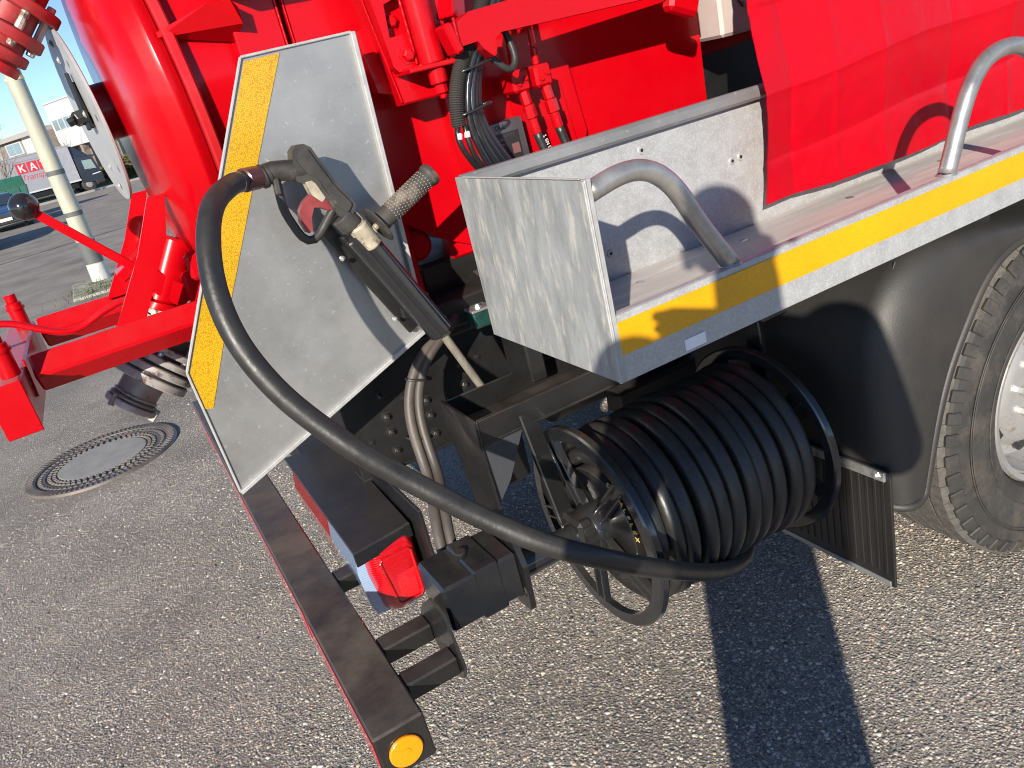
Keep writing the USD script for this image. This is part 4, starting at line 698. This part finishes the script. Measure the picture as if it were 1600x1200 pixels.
# cars
def car(name, c, ang, paint, label, group=None):
    th = Thing(name, label, 'car', c, group); ca_, sa_ = math.cos(ang), math.sin(ang)
    def w(v): v = np.asarray(v, float); return np.c_[c[0] + v[:, 0] * ca_ - v[:, 1] * sa_, c[1] + v[:, 0] * sa_ + v[:, 1] * ca_, v[:, 2]]
    def hw(pts): return hull(w(pts))
    def sym(l): return [(s * x, y, z) for x, y, z in l for s in (-1, 1)]          # nose at -y
    b = th('car_body', cat([hw(sym([(.80, -1.95, .32), (.86, -1.6, .22), (.88, 0, .20), (.86, 1.9, .25), (.78, 2.1, .45), (.70, -2.05, .45), (.72, -2.02, .62), (.80, -1.75, .70), (.84, -.8, .82), (.86, .2, .84), (.82, 1.9, .84), (.72, 2.1, .7)])),]), paint, 30)
    th('bonnet', hw(sym([(.70, -1.98, .64), (.76, -1.6, .74), (.78, -.85, .86), (.74, -.80, .86), (.70, -1.9, .60)])), paint, parent=b)
    cb_ = th('cabin', hw(sym([(.78, -.85, .82), (.58, -.15, 1.20), (.56, .2, 1.25), (.56, 1.0, 1.24), (.62, 1.6, 1.12), (.74, 1.95, .84)])), paint, 30)
    th('windscreen', hw(sym([(.70, -.83, .865), (.53, -.20, 1.175), (.53, -.24, 1.185), (.70, -.87, .875)])), glass, parent=cb_)
    for s in (-1, 1): th('side_window', hw([(s * x, y, z) for x, y, z in ((.755, -.55, .88), (.605, -.1, 1.165), (.59, 1.0, 1.19), (.66, 1.5, 1.08), (.755, 1.5, .88), (.775, -.55, .88), (.62, -.1, 1.17), (.605, 1.0, 1.195), (.68, 1.5, 1.08), (.775, 1.5, .88))]), glass, parent=cb_)
    th('front_bumper', hw(sym([(.74, -2.02, .28), (.72, -2.07, .42), (.70, -2.04, .56), (.84, -1.85, .30), (.84, -1.8, .55)])), paint, parent=b)
    th('grille', hw(sym([(.45, -2.085, .44), (.45, -2.07, .56), (.45, -2.03, .5)])), black_flat, parent=b)
    th('lower_intake', hw(sym([(.62, -2.075, .26), (.62, -2.08, .36), (.6, -2.0, .3)])), black_flat, parent=b)
    pl = th('number_plate', hw(sym([(.26, -2.10, .345), (.26, -2.10, .45), (.26, -2.08, .40)])), white_paint, parent=b)
    for s in (-1, 1):
        th('headlamp', hw([(s * x, y, z) for x, y, z in ((.50, -2.055, .58), (.50, -2.03, .66), (.76, -1.90, .60), (.77, -1.80, .70), (.55, -1.9, .60))]), clear_lens, parent=b)
        th('wing_mirror', hw([(s * x, y, z) for x, y, z in ((.82, -.55, .90), (.98, -.55, .92), (.98, -.50, 1.02), (.84, -.50, 1.02), (.9, -.40, .96))]), paint)
        for y in (-1.28, 1.30):
            p = w([(s * .90, y, .30)])[0]; d = w([(s * .90 - s, y, .30)])[0] - p
            t_ = th('car_wheel', lathe([(0, 0), (0, .22), (.015, .28), (.04, .305), (.19, .305), (.2, .2), (.2, 0)], p, d, 36), tyre_mat, 30)
            th('wheel_rim', lathe([(-.004, 0), (.0, .06), (.004, .2), (-.006, .205), (-.006, .215), (.02, .215)], p, d, 28), rim_mat, 30, parent=t_)
car('parked_car', (-2.83, 34.2, 0), .10, M('car_blue', (.02, .055, .12), .25, coat=.8), 'dark blue car facing the yard in front of the green container')
car('parked_car', (-3.35, 24.9, 0), .10, M('car_grey', (.05, .055, .06), .3, coat=.8), 'grey car at the left edge with one front wheel in view')

# the person taking the picture, standing just behind the camera
import manifold3d as m3
F_ = A(.621, .784, 0); U_ = A(.784, -.621, 0); E_ = A(*EYE)
def pp(u, d, z): return A(E_[0], E_[1], 0) + U_ * u + F_ * d + A(0, 0, z)
per = Thing('person', 'person in dark jacket and jeans holding a phone up with both hands', 'person', pp(.105, -.42, 0))
def limb(chain, ref=.02):
    parts = []
    for (a, ra), (b, rb) in zip(chain[:-1], chain[1:]):
        q = [trimesh.creation.icosphere(2, r).vertices + p for p, r in ((a, ra), (b, rb))]
        parts.append(m3.Manifold.hull_points(np.vstack(q)))
    return parts
def blend(parts, n=8):
    m = m3.Manifold.batch_boolean(parts, m3.OpType.Add).refine_to_length(.03).to_mesh(); t_ = trimesh.Trimesh(m.vert_properties[:, :3], m.tri_verts, process=True)
    trimesh.smoothing.filter_taubin(t_, iterations=n); return t_
cu = .105
head = [m3.Manifold.hull_points(np.vstack([trimesh.creation.icosphere(2, r).vertices * A(.9, 1, 1.1) + p for p, r in ((pp(cu, -.36, 1.80), .088), (pp(cu, -.40, 1.83), .09), (pp(cu, -.33, 1.71), .05))]))]
nose = limb([(pp(cu, -.265, 1.80), .010), (pp(cu, -.245, 1.765), .013)]); ears = [limb([(pp(cu + s * .088, -.38, 1.80), .014), (pp(cu + s * .088, -.38, 1.76), .012)])[0] for s in (-1, 1)]
arms = []; hands = []
for s in (-1, 1):
    hx = .035 + s * .070
    arms += limb([(pp(cu + s * .20, -.42, 1.56), .065), (pp(cu + s * .285, -.30, 1.24), .05), (pp(hx, -.045, 1.45), .034)])
    hands += limb([(pp(hx, -.045, 1.45), .03), (pp(hx - s * .01, -.03, 1.475), .026)])
    for k in range(4): z_k = 1.455 + .021 * k; hands += limb([(pp(hx, -.035, z_k), .010), (pp(hx + s * .012, -.012, z_k), .009), (pp(hx - s * .018, -.004, z_k), .008)])
    hands += limb([(pp(hx, -.045, 1.455), .012), (pp(hx - s * .02, -.040, 1.49), .009)])
torso = limb([(pp(cu - .13, -.42, 1.52), .085), (pp(cu + .13, -.42, 1.52), .085)]) + limb([(pp(cu - .07, -.42, 1.50), .12), (pp(cu - .06, -.43, .98), .12)]) + limb([(pp(cu + .07, -.42, 1.50), .12), (pp(cu + .06, -.43, .98), .12)]) + limb([(pp(cu, -.42, 1.55), .065), (pp(cu, -.39, 1.70), .058)])
legs = []
for s in (-1, 1): legs += limb([(pp(cu - .012 + s * .074, -.43, .95), .088), (pp(cu - .012 + s * .072, -.41, .52), .060), (pp(cu + s * .085, -.44, .09), .045)])
skin = M('skin', (.50, .32, .24), .5); per('body', blend(head + nose + ears + torso + arms + legs + hands, 6), skin, True)
def grow_(m_, d): m_ = m_.copy(); m_.vertices = m_.vertices + m_.vertex_normals * d; return m_
per('jacket', grow_(blend(torso[:3] + arms, 8), .012), M('jacket_dark', (.02, .022, .03), .8), True)
per('jeans', grow_(blend(legs + limb([(pp(cu - .06, -.43, .98), .11), (pp(cu + .06, -.43, .98), .11)]), 8), .010), M('jeans', (.03, .045, .09), .8), True)
per('hair', blend([m3.Manifold.hull_points(np.vstack([trimesh.creation.icosphere(2, r).vertices + p for p, r in ((pp(cu, -.385, 1.865), .088), (pp(cu, -.43, 1.82), .085))]))], 4), M('hair', (.04, .028, .018), .6), True)
for s in (-1, 1):
    per('shoe', blend(limb([(pp(cu + s * .09, -.47, .05), .05), (pp(cu + s * .11, -.25, .04), .042)]), 4), black_flat, True)
    per('eye', trimesh.creation.icosphere(2, .012).apply_translation(pp(cu + s * .033, -.272, 1.81)), white_paint, True)
R_, D_, W_ = A(*RIGHT), A(*DOWN), A(*FWD)
ph = Thing('phone', 'black phone held up in both hands', 'phone', E_)
pc = E_ - W_ * .016 + R_ * .045 + D_ * .018
ph('phone_body', hull([pc + R_ * a * .078 + D_ * b * .037 + W_ * c * .004 for a in (-1, 1) for b in (-1, 1) for c in (-1, 1)]), plate_black)
ph('lens_ring', lathe([(0, 0), (0, .007), (.002, .007), (.002, 0)], E_ - W_ * .012, W_, 24), steel)
